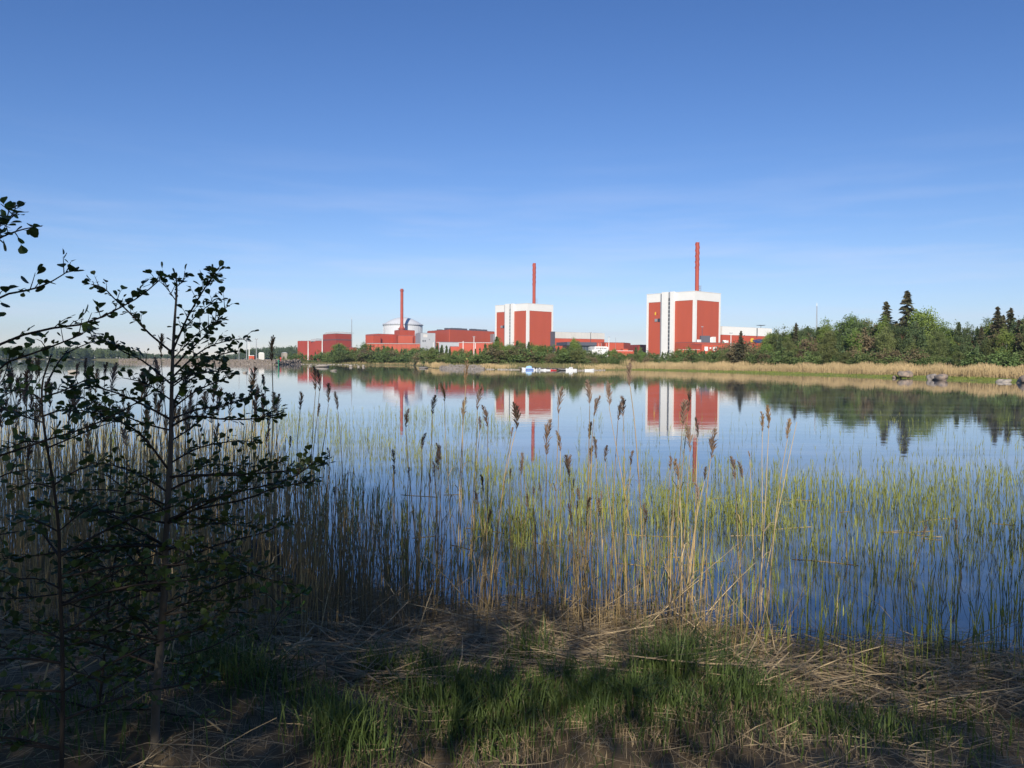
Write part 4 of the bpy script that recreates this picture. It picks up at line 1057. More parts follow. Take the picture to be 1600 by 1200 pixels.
# dry reed belt and meadow of the right shore
def belt(n, ufun, tfun, h0, h1, w, name, m, lean=.12):
    u = ufun(n); t = tfun(n); D = np.interp(u, [a for a, b in SHORE], [b for a, b in SHORE]) + t
    x = np.array([gp(a, d)[0] for a, d in zip(u, D)]); z = np.array([landz(a, b) for a, b in zip(u, t)])
    h = RNG.uniform(h0, h1, n) * (1 + .22 * np.sin(x * .31 + D * .2) + .16 * np.sin(x * .83 - D * .5 + 2)); lx, ly = RNG.normal(size=n) * lean * h, RNG.normal(size=n) * lean * h
    P = np.stack([np.stack([x + lx * f * f, D + ly * f * f, z - .05 + h * f], -1) for f in (0, .5, 1)], 1)
    W = np.stack([np.full(n, w), np.full(n, w * .9), np.full(n, w * .7)], 1); a = RNG.uniform(0, np.pi, n)
    S = np.stack([np.cos(a), np.sin(a) * .5, np.zeros(n)], -1)
    V, F = ribbons(P, W, S); return tag(link(name, mesh_np(name, V, F, m)), kind='stuff')
belt(26000, lambda n: 985 + 8 * RNG.normal(size=n) + 760 * RNG.uniform(0, 1, n), lambda n: 6 + 15 * RNG.uniform(0, 1, n) ** .8, 1.0, 1.75, .05, 'dry_reed_belt', M['reedbelt'])
belt(5000, lambda n: np.concatenate([681 + 9 * RNG.normal(size=n // 4), 772 + 13 * RNG.normal(size=n // 4), 952 + 22 * RNG.normal(size=n // 4), 620 + 40 * RNG.normal(size=n - 3 * (n // 4))]), lambda n: RNG.uniform(1, 7, n), .5, 1.1, .07, 'dry_reed_fringe', M['reedbelt'])
belt(12000, lambda n: RNG.uniform(985, 1745, n), lambda n: RNG.uniform(-.5, 7, n), .08, .28, .09, 'shore_grass', mat('meadow_grass', (0.20, 0.24, 0.05), .7, .3, .3, coord='Position', transl=.2))
belt(9000, lambda n: RNG.uniform(440, 985, n), lambda n: RNG.uniform(1, 22, n), .25, .7, .12, 'shore_weeds', mat('shore_weeds', (0.13, 0.15, 0.05), .8, .4, .4, color2=(.24, .19, .09), coord='Position', transl=.2))

# ================================================================== trees behind the photographer that shade the bank
shade_c = [crown_deciduous(200 + s, 10, 2.7, 6.2, 3.9, 90, (120, 120, 55)[s], .15, .055) for s in range(3)]
for k, (x, y, h, w, ) in enumerate(((-17, -6.5, 11.8, 1.6), (-11.5, -7.5, 12, 1.55), (-7.0, -6, 11.5, 1.4), (-4.7, -9, 12.6, .95), (2.9, -8, 8.9, .95), (6.3, -7, 8.3, 1.35), (10.0, -8, 8.9, 1.5), (14.5, -8, 9.5, 1.6), (-4.3, -5.5, 6.0, 1.15), (-1.3, -6.5, 7.7, 1.08), (4.9, -5.5, 6.4, 1.25), (8.6, -5.5, 6.4, 1.4), (-8.4, -5.5, 6.4, 1.3))):
    s = h / 10; kv = 2 if abs(x + 1.3) < .1 else k % 2; V, F = shade_c[kv]
    o = empty('birch_tree', (x, y, .6), 'leafy birch on the bank behind the viewer that shades the foreground', 'tree', 'trees behind the viewer', k * 1.7)
    o.scale = (s * w, s * w, s)
    if 'shade%d' % kv not in TREES: TREES['shade%d' % kv] = mesh_np('shade_crown', V, F, M['birch'])
    link('crown', TREES['shade%d' % kv], o); link('trunk', TREES['birch_tree'][k % 4][1], o)

# ================================================================== reeds
def strip_obj(name, P, W, S, m, parent=None, loc=None):
    V, F = ribbons(np.asarray(P), np.asarray(W), np.asarray(S)); return link(name, mesh_np(name, V, F, m), parent, loc)

def plume_mesh(seed, pale):
    """feathery seed head of unit length along +Z, drooping to +X"""
    r = np.random.default_rng(seed); droop = r.uniform(.05, .5); N = 80; P, W, S = [], [], []
    def axis(t): return np.array([droop * t * t * .55, .03 * math.sin(3 * t + seed), t * (1 - .12 * droop * t)])
    P.append([axis(t) for t in (0, .33, .66, 1)]); W.append([.018, .014, .01, .004]); S.append([0, 1, 0])
    for k in range(N):
        t = r.uniform(.0, .97) ** .9; a0 = axis(t); L = (.36 * math.sin(math.pi * min(1, t * .85 + .16)) ** .8 + .05) * r.uniform(.6, 1.15)
        th = r.uniform(0, 2 * np.pi); d = np.array([math.cos(th) * .42 + .38 * droop, math.sin(th) * .42, .95]); d /= np.linalg.norm(d)
        side = np.array([.55 * droop, 0, -.55 - .3 * r.random()])
        P.append([a0, a0 + d * L * .35, a0 + d * L * .7 + side * L * .10, a0 + d * L + side * L * .34])
        w = r.uniform(.022, .048); W.append([w * .25, w, w * .85, w * .15]); q = r.normal(size=3); q[2] *= .3; S.append(q / np.linalg.norm(q))
    V, F = ribbons(np.array(P), np.array(W), np.array(S)); return mesh_np('plume', V, F, M['paleplume' if pale else 'plume'])
PLUMES = {False: [plume_mesh(s, False) for s in range(9)], True: [plume_mesh(s + 20, True) for s in range(4)]}

def reed(u, vt, D, lean_u, plume_px, pale=False, label=None, group=None, stemmat=None, seed=0, bow=.10):
    """plumed dead reed: (u, vt) is the plume tip, lean_u the photo columns its foot stands to the right of it"""
    r = random.Random(seed * 77 + int(u * 3))
    tip = at(u, vt, D); bx = at(u + lean_u, 900, D).x; by = D + r.uniform(-.25, .25)
    z0 = max(float(gz(bx, by)), -.06); base = Vector((bx, by, z0)); pl = plume_px / FPX * D
    top = tip - Vector((0, 0, pl * .93)); v = top - base
    o = empty('plumed_reed', base, label or 'dry brown reed with a drooping plume in the reed thicket', 'reed', group)
    side = Vector((v.x, v.y, 0)); K = 9
    P = [Vector((v.x, v.y, 0)) * (f ** 1.5) * 1.0 + Vector((0, 0, v.z * f)) + Vector((math.sin(f * 5 + seed), math.cos(f * 4 + seed), 0)) * .008 for f in np.linspace(0, 1, K)]
    P[-1] = v.copy()
    rad = r.uniform(.0052, .0072)
    V, F = tubes(np.array([[tuple(p) for p in P]]), np.array([[rad * (1 - .55 * f) for f in np.linspace(0, 1, K)]]), 5)
    link('stem', mesh_np('stem', V, F, M[stemmat or ('palestem' if pale else 'drystem')], smooth=True), o)
    pm = PLUMES[pale]; c = link('plume', pm[r.randrange(len(pm))], o, v)
    ax = (P[-1] - P[-2]).normalized(); ax = (ax + Vector((0, 0, .6))).normalized(); turn = (0 if v.x > -.02 else math.pi) + r.uniform(-.9, .9)
    c.rotation_mode = 'QUATERNION'; c.rotation_quaternion = ax.to_track_quat('Z', 'Y') @ Euler((0, 0, turn)).to_quaternion()
    ww = pl * r.uniform(.7, 1.15); c.scale = (ww, ww, pl)
    for k in range(r.choice([1, 2, 2, 3])):
        f = r.uniform(.2, .75); i = int(f * (K - 1)); p = P[i]; a = r.uniform(0, 6.28); L = r.uniform(.15, .32); d = Vector((math.cos(a), math.sin(a), 0))
        pts = [p, p + d * L * .28 + Vector((0, 0, L * .32)), p + d * L * .6 + Vector((0, 0, L * .34)), p + d * L * .85 + Vector((0, 0, L * .08))]
        strip_obj('dead_leaf', [[tuple(q) for q in pts]], [[.006, .009, .007, .001]], [(-d.y, d.x, .1)], M['drystem'] if not pale else M['palestem'], o)
    return o
# (tip column, tip row, distance, foot offset in columns, plume length px, pale?, label)
REEDS = [
 (469, 613, 7.6, -3, 31, 0, 'slim dark plumed reed, leftmost of those standing free of the alder twigs'),
 (493, 574, 7.3, -8, 40, 0, 'big dark plume next to the tall pair, left of the dark red block reflection'),
 (499, 580, 7.4, -12, 36, 0, 'dark plume just right of the biggest left plume, stems crossing'),
 (513, 600, 7.6, -26, 34, 0, 'dark plume on a stem leaning to the right of the tall pair'),
 (528, 613, 7.6, 4, 32, 0, 'plume nodding to the left, right of the leaning reed'),
 (497, 631, 7.5, -6, 24, 0, 'small low plume beneath the tall pair of plumes'),
 (453, 682, 8.3, -8, 22, 0, 'thin bare tipped reed just over the outer alder twig'),
 (634, 640, 7.6, 20, 30, 0, 'plume bent sharply left under the reflected dome chimney'),
 (676, 619, 7.6, -10, 32, 0, 'brownish double plume between the two reflected red halls'),
 (659, 677, 7.6, -6, 28, 0, 'short brown plume right of the reflected slim chimney tip'),
 (689, 693, 8.0, -4, 32, 0, 'pale grey plume hanging free above the blue shaded water'),
 (615, 728, 8.2, 3, 12, 0, 'tiny plume low over the shaded water at the left middle'),
 (638, 731, 7.2, -5, 18, 0, 'small curled plume low on a dark stem'),
 (695, 600, 7.8, 8, 30, 1, 'faint tan plume high before the reflected red hall'),
 (728, 564, 7.0, -14, 40, 1, 'tall tan plume reaching up to the rock fill'),
 (723, 622, 7.1, -4, 38, 1, 'tan plume close under the tall one reaching the rock fill'),
 (746, 605, 7.3, -12, 40, 0, 'ragged dark plume left of the reflected smaller reactor'),
 (762, 634, 7.5, -2, 36, 0, 'broad dark plume beside the ragged one'),
 (750, 652, 7.6, -16, 24, 0, 'small plume behind the broad dark plume'),
 (806, 631, 7.0, -44, 46, 0, 'full dark plume on a stem leaning right before the reflected smaller reactor'),
 (799, 668, 7.5, -30, 18, 0, 'small plume tucked under the full leaning plume'),
 (873, 606, 7.2, -6, 46, 0, 'dark plume at the right edge of the reflected smaller reactor'),
 (854, 658, 6.8, -4, 58, 0, 'long black looking plume right of the reflected smaller reactor'),
 (756, 742, 7.2, 0, 32, 0, 'plume low in the shaded water at the centre left'),
 (876, 674, 7.4, -4, 34, 0, 'narrow plume right of the long black looking one'),
 (889, 712, 7.4, 10, 34, 0, 'narrow drooping plume below the centre'),
 (818, 708, 7.4, 26, 30, 0, 'plume arched over to the left, on a bent stem at the centre'),
 (814, 720, 7.6, 3, 24, 0, 'small ragged plume next to the arched one'),
 (845, 756, 7.4, 4, 18, 0, 'little plume low in front of the arched stem'),
 (893, 788, 7.0, 2, 30, 0, 'low brown plume among green shoots at the centre'),
 (922, 595, 7.2, -10, 42, 0, 'dark plume at the left of the tallest reed, below the pale hall'),
 (928, 619, 7.4, -8, 38, 0, 'second plume closely right of the one below the pale hall'),
 (952, 598, 7.3, 46, 40, 0, 'plume on a stem leaning left from the tall reed group'),
 (966, 625, 7.4, -6, 34, 0, 'spiky plume between the leaning one and the tallest reed'),
 (974, 620, 7.3, 10, 34, 0, 'plume nodding right beside the tallest reed'),
 (985, 568, 6.7, 20, 38, 0, 'tallest dark plumed reed, its tip up at the far shore'),
 (921, 660, 7.5, -4, 32, 0, 'lower plume on the dark stem under the pale hall'),
 (932, 684, 7.2, -3, 36, 0, 'bushy plume in the middle of the central reed group'),
 (946, 697, 7.2, 18, 28, 0, 'arched plume drooping left in the central reed group'),
 (986, 705, 7.2, -12, 26, 0, 'small arched plume right of the tallest stem'),
 (1075, 613, 7.2, -16, 34, 0, 'dark plume highest before the reflected larger reactor'),
 (1067, 626, 7.1, -12, 42, 0, 'plume just left of the highest before the larger reactor reflection'),
 (1078, 664, 7.0, -20, 50, 0, 'brown plume over the reflected chimney foot of the larger reactor'),
 (1090, 654, 7.4, -16, 34, 0, 'plume right of the reflected white corner of the larger reactor'),
 (1111, 672, 7.0, -14, 48, 0, 'bulky plume at the right end of the reflected larger reactor'),
 (1101, 730, 7.0, -34, 24, 0, 'hanging plume low right of the reflected big chimney'),
 (1149, 715, 7.6, -1, 38, 0, 'upright brown plume alone on the open water right of centre'),
 (1160, 722, 7.8, 2, 28, 0, 'thinner plume next to the lone upright one'),
 (1091, 756, 6.9, -26, 28, 0, 'brown plume on a slanted stem under the reflected big chimney'),
 (1202, 634, 7.0, -16, 40, 1, 'sunlit pale reed with a big tan plume, right one of a close pair'),
 (1192, 645, 7.1, -9, 32, 1, 'sunlit pale reed with a slim tan plume, left one of a close pair'),
 (1231, 655, 7.2, -24, 34, 1, 'sunlit pale reed standing alone right of the pale pair'),
 (1172, 705, 8.0, 12, 14, 1, 'small faint plume lying over the open water'),
 (890, 712, 7.0, 30, 36, 0, 'plume on a stem slanting across the centre'),
 (918, 776, 6.8, 0, 30, 0, 'low plume among green shoots left of the tallest stem'),
 (940, 768, 7.0, 10, 16, 0, 'curled little plume under the central reed group'),
 (1050, 799, 6.8, -10, 16, 0, 'bent tan plume tip left of the low sunlit shoots'),
 (1443, 820, 8.6, -16, 20, 0, 'dark nodding plume low on the right, between sunlit shoots'),
 (1495, 812, 9.0, -12, 18, 0, 'thin nodding plume right of the dark nodding one'),
 (1322, 818, 9.2, 5, 12, 0, 'short dark plume tip low on the right among sunlit shoots'),
 (425, 526, 5.6, -6, 44, 1, 'tan plume rising above the far shore right of the alder twigs'),
 (251, 522, 5.4, 2, 40, 1, 'tan plume rising above the far shore behind the alder stem'),
]
for k, (u, v, D, lu, px, pale, lab) in enumerate(REEDS):
    reed(u, v, D, lu, px, bool(pale), lab, None, seed=k)
rr = random.Random(5)
for k in range(96):        # the reed thicket at left
    u = rr.uniform(-30, 440) if k % 4 else rr.uniform(-30, 200); vt = rr.uniform(556, 640) + (20 if u > 330 else 0) + (rr.random() < .25) * rr.uniform(20, 80)
    reed(u, vt, rr.uniform(5.6, 9.0), rr.uniform(-18, 14), rr.uniform(30, 50), k % 10 < 3, ('tan' if k % 10 < 3 else 'dark brown') + ' plumed reed standing in the dense thicket behind the alders', ('tan' if k % 10 < 3 else 'dark brown') + ' plumed reeds in the left thicket', seed=200 + k)
for k in range(26):        # scattered ones between
    u = rr.uniform(400, 1130); vt = rr.uniform(690, 800)
    reed(u, vt, rr.uniform(6.3, 8.4), rr.uniform(-20, 14), rr.uniform(16, 30), rr.random() < .2, 'short plumed reed low among the reed stems at the water edge', 'short plumed reeds at the water edge', seed=400 + k)

# bare dead stalks: the nearest 220 one by one, the rest as one mass
def stalk_paths(n, us, Ds, hs, lean, K=5):
    X = np.array([at(u, 900, D).x for u, D in zip(us, Ds)]); Z = np.maximum(gz(X, Ds), -.08)
    a = RNG.uniform(0, 2 * np.pi, n); L = np.abs(RNG.normal(size=n)) * lean * hs; f = np.linspace(0, 1, K)
    hz = np.sqrt(np.maximum(hs ** 2 - L ** 2, .01))
    P = np.stack([X[:, None] + (np.cos(a) * L)[:, None] * f ** 1.2, Ds[:, None] + (np.sin(a) * L * .6)[:, None] * f ** 1.2, Z[:, None] + hz[:, None] * f], -1)
    return P
nst = 1700
us = np.where(RNG.random(nst) < .78, RNG.uniform(-60, 520, nst) + 80 * np.abs(RNG.normal(size=nst)), RNG.uniform(560, 1200, nst) + 40 * RNG.normal(size=nst))
Dd = np.interp(us, [-60, 300, 440, 600, 900, 1190], [5.1, 5.1, 5.4, 5.9, 5.7, 5.5]) + RNG.uniform(0, 2.6, nst) * np.interp(us, [-60, 400, 600, 1190], [1.6, 1.4, .8, .6])
hs = RNG.uniform(.35, 1.5, nst) * np.interp(us, [-60, 420, 640, 1190], [1.15, 1.05, .7, .65])
P = stalk_paths(nst, us, Dd, hs, .16); rad = RNG.uniform(.0025, .0046, nst); Rd = rad[:, None] * np.linspace(1, .55, 5)[None]
order = np.argsort(Dd + np.where((us > 0) & (us < 1600), 0, 50)); near, rest = order[:220], order[220:]
for k in near:
    b = P[k, 0].copy(); V, F = tubes((P[k] - b)[None], Rd[k][None], 4)
    o = link('dry_reed_stalk', mesh_np('dry_reed_stalk', V, F, M['drystem'], smooth=True), None, b)
    tag(o, 'bare dead reed stalk without plume standing upright at the bank edge', 'reed stalk', 'bare dead reed stalks at the bank edge')
V, F = tubes(P[rest], Rd[rest], 4); tag(link('dry_reed_thicket', mesh_np('dry_reed_thicket', V, F, mat('reed_thicket', (0.36, 0.26, 0.13), .7, .5, 3, color2=(.20, .15, .08), coord='Position'), smooth=True)), kind='stuff')

n2 = 900
us2 = RNG.uniform(-90, 440, n2); D2 = RNG.uniform(12, 22, n2); h2 = RNG.uniform(.7, 1.35, n2)
P2 = stalk_paths(n2, us2, D2, h2, .2); r2_ = RNG.uniform(.004, .007, n2); V, F = tubes(P2, r2_[:, None] * np.linspace(1, .6, 5)[None], 3)
tag(link('pale_reed_stand', mesh_np('pale_reed_stand', V, F, mat('pale_reeds', (0.60, 0.50, 0.26), .7, .4, 1.5, coord='Position', transl=.1))), kind='stuff')
# a few long stalks that lean or lie broken across the bank
BROKEN = [((305, 858), (272, 960), 4.6), ((268, 1000), (252, 1080), 4.0), ((100, 960), (72, 1190), 3.9), ((152, 1032), (38, 1196), 3.9), ((248, 1092), (360, 1172), 3.9), ((662, 868), (765, 985), 6.6), ((600, 905), (655, 1010), 6.3),
          ((470, 1150), (570, 1010), 4.6), ((620, 940), (860, 1065), 6.0), ((660, 1000), (485, 1105), 5.6), ((1180, 880), (1060, 960), 6.3), ((1095, 905), (985, 1000), 6.3), ((1045, 950), (1130, 1000), 6.2), ((1590, 970), (1440, 1000), 6.3), ((1380, 1010), (1210, 1085), 5.2), ((1595, 1075), (1330, 1110), 4.7),
          ((1310, 905), (1298, 1000), 6.6), ((525, 880), (500, 1100), 5.7), ((695, 870), (650, 1060), 6.0), ((1245, 660), (1185, 880), 8.0)]
BROKEN_AT = ['slanting right beside the tallest alder stem, at mid height', 'slanting just right of the foot of the tallest alder', 'standing at a slant by the dark stem of the left alder', 'lying diagonally between the two left alder feet', 'lying from the foot of the tallest alder down to the right',
  'leaning to the left from the dry stems at the centre', 'steep and leaning left, left of the other centre stalk', 'rising to the right over the grass tuft left of centre', 'the longest one, sloping down right across the centre bank', 'sloping down left over the straw left of centre',
  'sloping down left across the sunlit stems right of centre', 'sloping down left below the blue water at the centre', 'short and sloping down right among the sunlit stems', 'at the right edge, sloping down left by the waterline', 'sloping down left over the dark straw at right', 'almost flat over the shaded straw at the right edge',
  'upright and alone before the dark blue water at right', 'steep and tall, just right of the dark boulder', 'steep, leaning left into the straw left of the sunlit stems', 'tall and pale, slanting under the lone pale plumed reed']
for k, ((u0, v0), (u1, v1), D) in enumerate(BROKEN):
    a = at(u0, v0, D + .15); x1 = at(u1, v1, D).x; b = Vector((x1, D - .1, max(float(gz(x1, D - .1)), 0) + .01)); pts = [b + (a - b) * f + Vector((0, 0, .03 * math.sin(f * 3))) for f in np.linspace(0, 1, 6)]
    V, F = tubes(np.array([[tuple(p - b) for p in pts]]), np.array([[.0050, .0048, .0045, .0042, .0038, .003]]), 5)
    o = link('broken_reed_stalk', mesh_np('broken_reed_stalk', V, F, M['palestem'], smooth=True), None, b)
    tag(o, 'bleached broken reed stalk ' + BROKEN_AT[k], 'reed stalk', 'broken reed stalks leaning over the bank')

# ---- green reed shoots in the shallow water
def shoot_vf(seed):
    r = np.random.default_rng(seed); lx, ly = r.normal() * .045, r.normal() * .045; K = 5; f = np.linspace(0, 1, K)
    st = np.stack([lx * f ** 2, ly * f ** 2, f * .86], -1)[None]
    V, F = tubes(st, (.0042 * (1 - .6 * f))[None], 3); parts = [(V, F)]
    for k in range(r.integers(1, 3) if seed < 9 else r.integers(2, 4)):
        t = r.uniform(.3, .85); a = r.uniform(0, 6.3); L = r.uniform(.14, .32); p0 = np.array([lx * t * t, ly * t * t, t * .86]); d = np.array([math.cos(a), math.sin(a), 0]); sp = r.uniform(.05, .22)
        P = np.array([[p0, p0 + d * L * sp * .4 + np.array([0, 0, L * .45]), p0 + d * L * sp + np.array([0, 0, L * (.95 - sp * .5)])]]); parts.append(ribbons(P, np.array([[.008, .011, .002]]), np.array([[-d[1], d[0], 0]])))
    return joinvf(parts)
SH = [shoot_vf(s) for s in range(16)]
SHM = [mesh_np('reed_shoot', V, F, M['greenreed']) for V, F in SH]
def blotch(x, y, s): return .5 + .25 * (np.sin(x * 1.31 * s + y * .7 * s + 1) + np.sin(x * .53 * s - y * 1.1 * s + 2.3)) + .12 * np.sin(x * 3.1 * s + y * 2.3 * s)
def scatter(n, u0, u1, D0, D1, dens, pw=1.0):
    U = RNG.uniform(u0, u1, n); D = D0 + (D1 - D0) * RNG.uniform(0, 1, n) ** pw; X = (U - 800) / FPX * D
    keep = RNG.random(n) < dens(U, D, X); return X[keep], D[keep]
xs1, ys1 = [], []
for a in (scatter(6200, -80, 1700, 5.3, 11.6, lambda u, D, x: np.where(D > shore_y(x) - np.interp(u, [900, 1150], [.4, 1.25]), np.clip(blotch(x, D, 1.6) * 1.0 + .12, 0, 1) * np.interp(u, [0, 420, 620, 760, 1000, 1600], [.9, .75, .42, .34, .34, .42]), 0)),
          scatter(6000, 740, 1700, 9.6, 17.5, lambda u, D, x: np.clip(blotch(x, D, 1.1) * 1.9 - .45, 0, 1) * np.interp(D, [9.6, 12, 17.5], [1, 1, .3])),
          scatter(2400, 380, 800, 18.0, 36, lambda u, D, x: np.clip(blotch(x, D, .7) * 1.6 - .4, 0, 1), 1.3),
          scatter(1500, -80, 420, 11, 24, lambda u, D, x: np.clip(blotch(x, D, .9) * 1.6 - .2, 0, 1)),
          scatter(900, 420, 800, 10.5, 17.5, lambda u, D, x: np.clip(blotch(x, D, 1.3) * 1.4 - .35, 0, 1)),
          scatter(1500, 900, 1700, 14, 32, lambda u, D, x: np.clip(blotch(x, D, .8) * 1.2 - .45, 0, 1), 1.2)):
    xs1.append(a[0]); ys1.append(a[1])
X, Y = np.concatenate(xs1), np.concatenate(ys1)
H_ = RNG.uniform(.38, .80, len(X)) * np.interp(Y, [7, 10, 16, 30], [1.05, .95, .85, .9]); Zb = np.maximum(gz(X, Y), -.12); H_ += np.where(Zb < -.05, .08, 0)
vis = np.abs(X / Y * FPX) < 790
order = np.argsort(Y + np.where(vis, 0, 100)); near, rest = order[:290], order[290:]
for k in near:
    o = link('reed_shoot', SHM[int(RNG.integers(0, 11))], None, (X[k], Y[k], Zb[k])); o.scale = (1, 1, H_[k]); o.rotation_euler = (0, 0, RNG.uniform(0, 6.28))
    tag(o, 'young green reed shoot standing at the near water edge', 'reed', 'green reed shoots at the near water edge')
xf = np.stack([RNG.integers(0, 16, len(rest)), X[rest], Y[rest], Zb[rest], RNG.uniform(0, 6.28, len(rest)), RNG.uniform(.9, 1.3, len(rest)), H_[rest]], -1)
V = multiply_parts = None
parts = []
for kk in range(16):
    t = xf[xf[:, 0] == kk].copy()
    if len(t): t[:, 0] = 0; parts.append(multiply([SH[kk]], t))
V, F = joinvf(parts); tag(link('green_reed_bed', mesh_np('green_reed_bed', V, F, M['greenreed_far'])), kind='stuff')

# dead stalks floating flat on the water
n = 26
for k in range(n):
    u = RNG.uniform(420, 1580); D = RNG.uniform(8.3, 15); p = at(u, 900, D); L = RNG.uniform(.2, .8); a = RNG.normal() * .4
    P = np.array([[(-L / 2 + L * f) * math.cos(a), (-L / 2 + L * f) * math.sin(a) + .10 * L * math.sin(2.6 * f + k), 0.0] for f in np.linspace(0, 1, 5)])[None]
    V, F = tubes(P, np.full((1, 5), .0045), 4); o = link('floating_reed', mesh_np('floating_reed', V, F, M['palestem' if k % 4 == 0 else 'drystem']), None, (p.x, D, .003))
    tag(o, 'dead reed stalk floating flat on the water between green shoots', 'reed stalk', 'floating dead reed stalks')

# ---- fallen straw mat, grass
def litter(n, xf_, yf_, L0, L1, tilt, w0, w1, lift, name, m, along=.55, over=0.0):
    x, y = xf_(n), yf_(n); k_ = (shore_y(x) - y) > RNG.normal(size=n) * .12 - over; x, y = x[k_], y[k_]; n = len(x); lift = lift * np.clip(.25 + (shore_y(x) - y) * .6, .15, 1)
    a = np.where(RNG.random(n) < along, RNG.normal(size=n) * .35, RNG.uniform(0, np.pi, n)) + np.pi * (RNG.random(n) < .5)
    L = RNG.uniform(L0, L1, n); tl = RNG.normal(size=n) * tilt; f = np.linspace(-.5, .5, 4); bend = RNG.normal(size=n) * .12
    z = np.maximum(gz(x, y), .0) + RNG.uniform(.003, 1, n) ** 2 * lift
    px = x[:, None] + (np.cos(a) * np.cos(tl) * L)[:, None] * f - (np.sin(a) * bend * L)[:, None] * (f * f * 4 - .5)
    py = y[:, None] + (np.sin(a) * np.cos(tl) * L)[:, None] * f + (np.cos(a) * bend * L)[:, None] * (f * f * 4 - .5)
    pz = z[:, None] + (np.sin(tl) * L)[:, None] * f + np.abs(np.sin(tl) * L)[:, None] * .42
    P = np.stack([px, py, np.maximum(pz, np.maximum(gz(px, py), 0) + .003)], -1)
    W = (w0 + (w1 - w0) * RNG.uniform(0, 1, n) ** 2.2)[:, None] * np.array([.8, 1, 1, .5])[None]; s = norm(np.stack([-np.sin(a), np.cos(a), RNG.normal(size=n) * .6], -1))
    V, F = ribbons(P, W, s); return tag(link(name, mesh_np(name, V, F, m)), kind='stuff')
U5 = lambda n: RNG.uniform(-7.0, 7.4, n)
litter(19000, U5, lambda n: RNG.uniform(4.6, 8.6, n), (.15), .8, .16, .004, .011, .13, 'fallen_reed_straw', M['straw'])
litter(11000, U5, lambda n: RNG.uniform(2.6, 5.2, n), .06, .4, .14, .002, .006, .05, 'dry_grass_litter', M['straw'], .3)
litter(1300, U5, lambda n: RNG.uniform(5.0, 8.4, n), .5, 1.3, .38, .004, .007, .12, 'tangled_reed_straw', M['straw'], .6)
# heaped wrack at the waterline
litter(6000, lambda n: RNG.uniform(-2.5, 5.5, n), lambda n: RNG.uniform(5.9, 8.4, n), .1, .6, .10, .003, .007, .03, 'reed_wrack', M['straw'], .85, .35)

def grass(n, patches, h0, h1, name, m, w=.005, bend=.5):
    x, y, hh = [], [], []
    for (u, D, ru, rd, wt, hs_) in patches:
        k = int(n * wt); D_ = D + RNG.normal(size=k) * rd; x.append((u + RNG.normal(size=k) * ru - 800) / FPX * D_); y.append(D_); hh.append(RNG.uniform(h0, h1, k) * hs_)
    x, y, h = np.concatenate(x), np.concatenate(y), np.concatenate(hh); n = len(x)
    a = RNG.uniform(0, 2 * np.pi, n); b = np.abs(RNG.normal(size=n)) * bend * h; f = np.linspace(0, 1, 4)
    P = np.stack([x[:, None] + (np.cos(a) * b)[:, None] * f ** 2, y[:, None] + (np.sin(a) * b)[:, None] * f ** 2, np.maximum(gz(x, y), -.02)[:, None] + h[:, None] * (f - .18 * f ** 3)], -1)
    W = (RNG.uniform(.6, 1.3, n) * w)[:, None] * np.array([.8, 1, .75, .1])[None]; q = a + np.pi / 2 + RNG.normal(size=n) * .5
    V, F = ribbons(P, W, np.stack([np.cos(q), np.sin(q), np.zeros(n)], -1)); return tag(link(name, mesh_np(name, V, F, m)), kind='stuff')
GP = [(350, 4.55, 45, .22, .07, 1.25), (540, 3.75, 45, .2, .07, 1.1), (470, 4.3, 40, .2, .03, .9), (690, 4.6, 40, .2, .05, 1.1), (780, 4.25, 70, .25, .11, 1.0), (735, 4.0, 50, .2, .05, .8), (900, 4.5, 50, .2, .05, .9), (960, 4.35, 60, .28, .10, 1.0), (1045, 4.75, 26, .12, .05, 1.8), (1100, 5.3, 40, .25, .04, 1.7), (1050, 4.2, 60, .25, .07, .9), (1160, 4.6, 50, .2, .05, 1.0),
      (1250, 4.3, 80, .25, .06, .8), (1400, 4.2, 110, .3, .07, .8), (100, 3.8, 90, .2, .03, .9), (830, 5.2, 25, .1, .02, 1.5), (665, 5.0, 20, .1, .02, 1.4), (590, 4.9, 20, .1, .02, 1.2), (1450, 5.2, 160, .5, .03, 1.2), (800, 3.6, 420, .25, .03, .5)]
grass(8000, GP, .07, .26, 'grass', M['grass'], .007)
grass(5000, [(800, 3.9, 430, .5, .7, .6), (1000, 4.2, 150, .3, .3, .8)], .06, .16, 'dry_grass', M['straw'], .003, .8)

# ================================================================== alders in front
def leaf_mesh(seed, m):
    r = np.random.default_rng(seed); fold, curl = r.uniform(.08, .3), r.uniform(-.15, .25)
    out = [(0, 0), (.20, .22), (.40, .42), (.46, .66), (.34, .90), (.05, 1.0)]
    V = [(0, t, curl * t * t * .5) for t in (0, .22, .45, .68, .88, .97)]
    for s in (-1, 1): V += [(s * w * r.uniform(.93, 1.07), t + (.03 if i == 4 else 0), curl * t * t * .5 + fold * w) for i, (w, t) in enumerate(out[1:5])]
    F = []
    L = [0, 6, 7, 8, 9, 5]; Rr = [0, 10, 11, 12, 13, 5]
    for i in range(5): F.append((i, L[i], L[i + 1], i + 1) if i else (0, L[1], 1)); F.append((i, i + 1, Rr[i + 1], Rr[i]) if i else (0, 1, Rr[1]))
    V.append((0, -.28, 0)); V.append((.03, -.28, 0)); V.append((.03, 0.02, 0)); F.append((14, 15, 16, 0))
    me = bpy.data.meshes.new('leaf'); me.from_pydata(V, [], F); me.materials.append(m); me.update(); return me
LEAF = [leaf_mesh(s, M['leaf']) for s in range(6)]; YLEAF = [leaf_mesh(40 + s, M['youngleaf']) for s in range(3)]
def leaf_tris(me):
    V = np.array([v.co[:] for v in me.vertices]); return V, [tuple(p.vertices) for p in me.polygons]

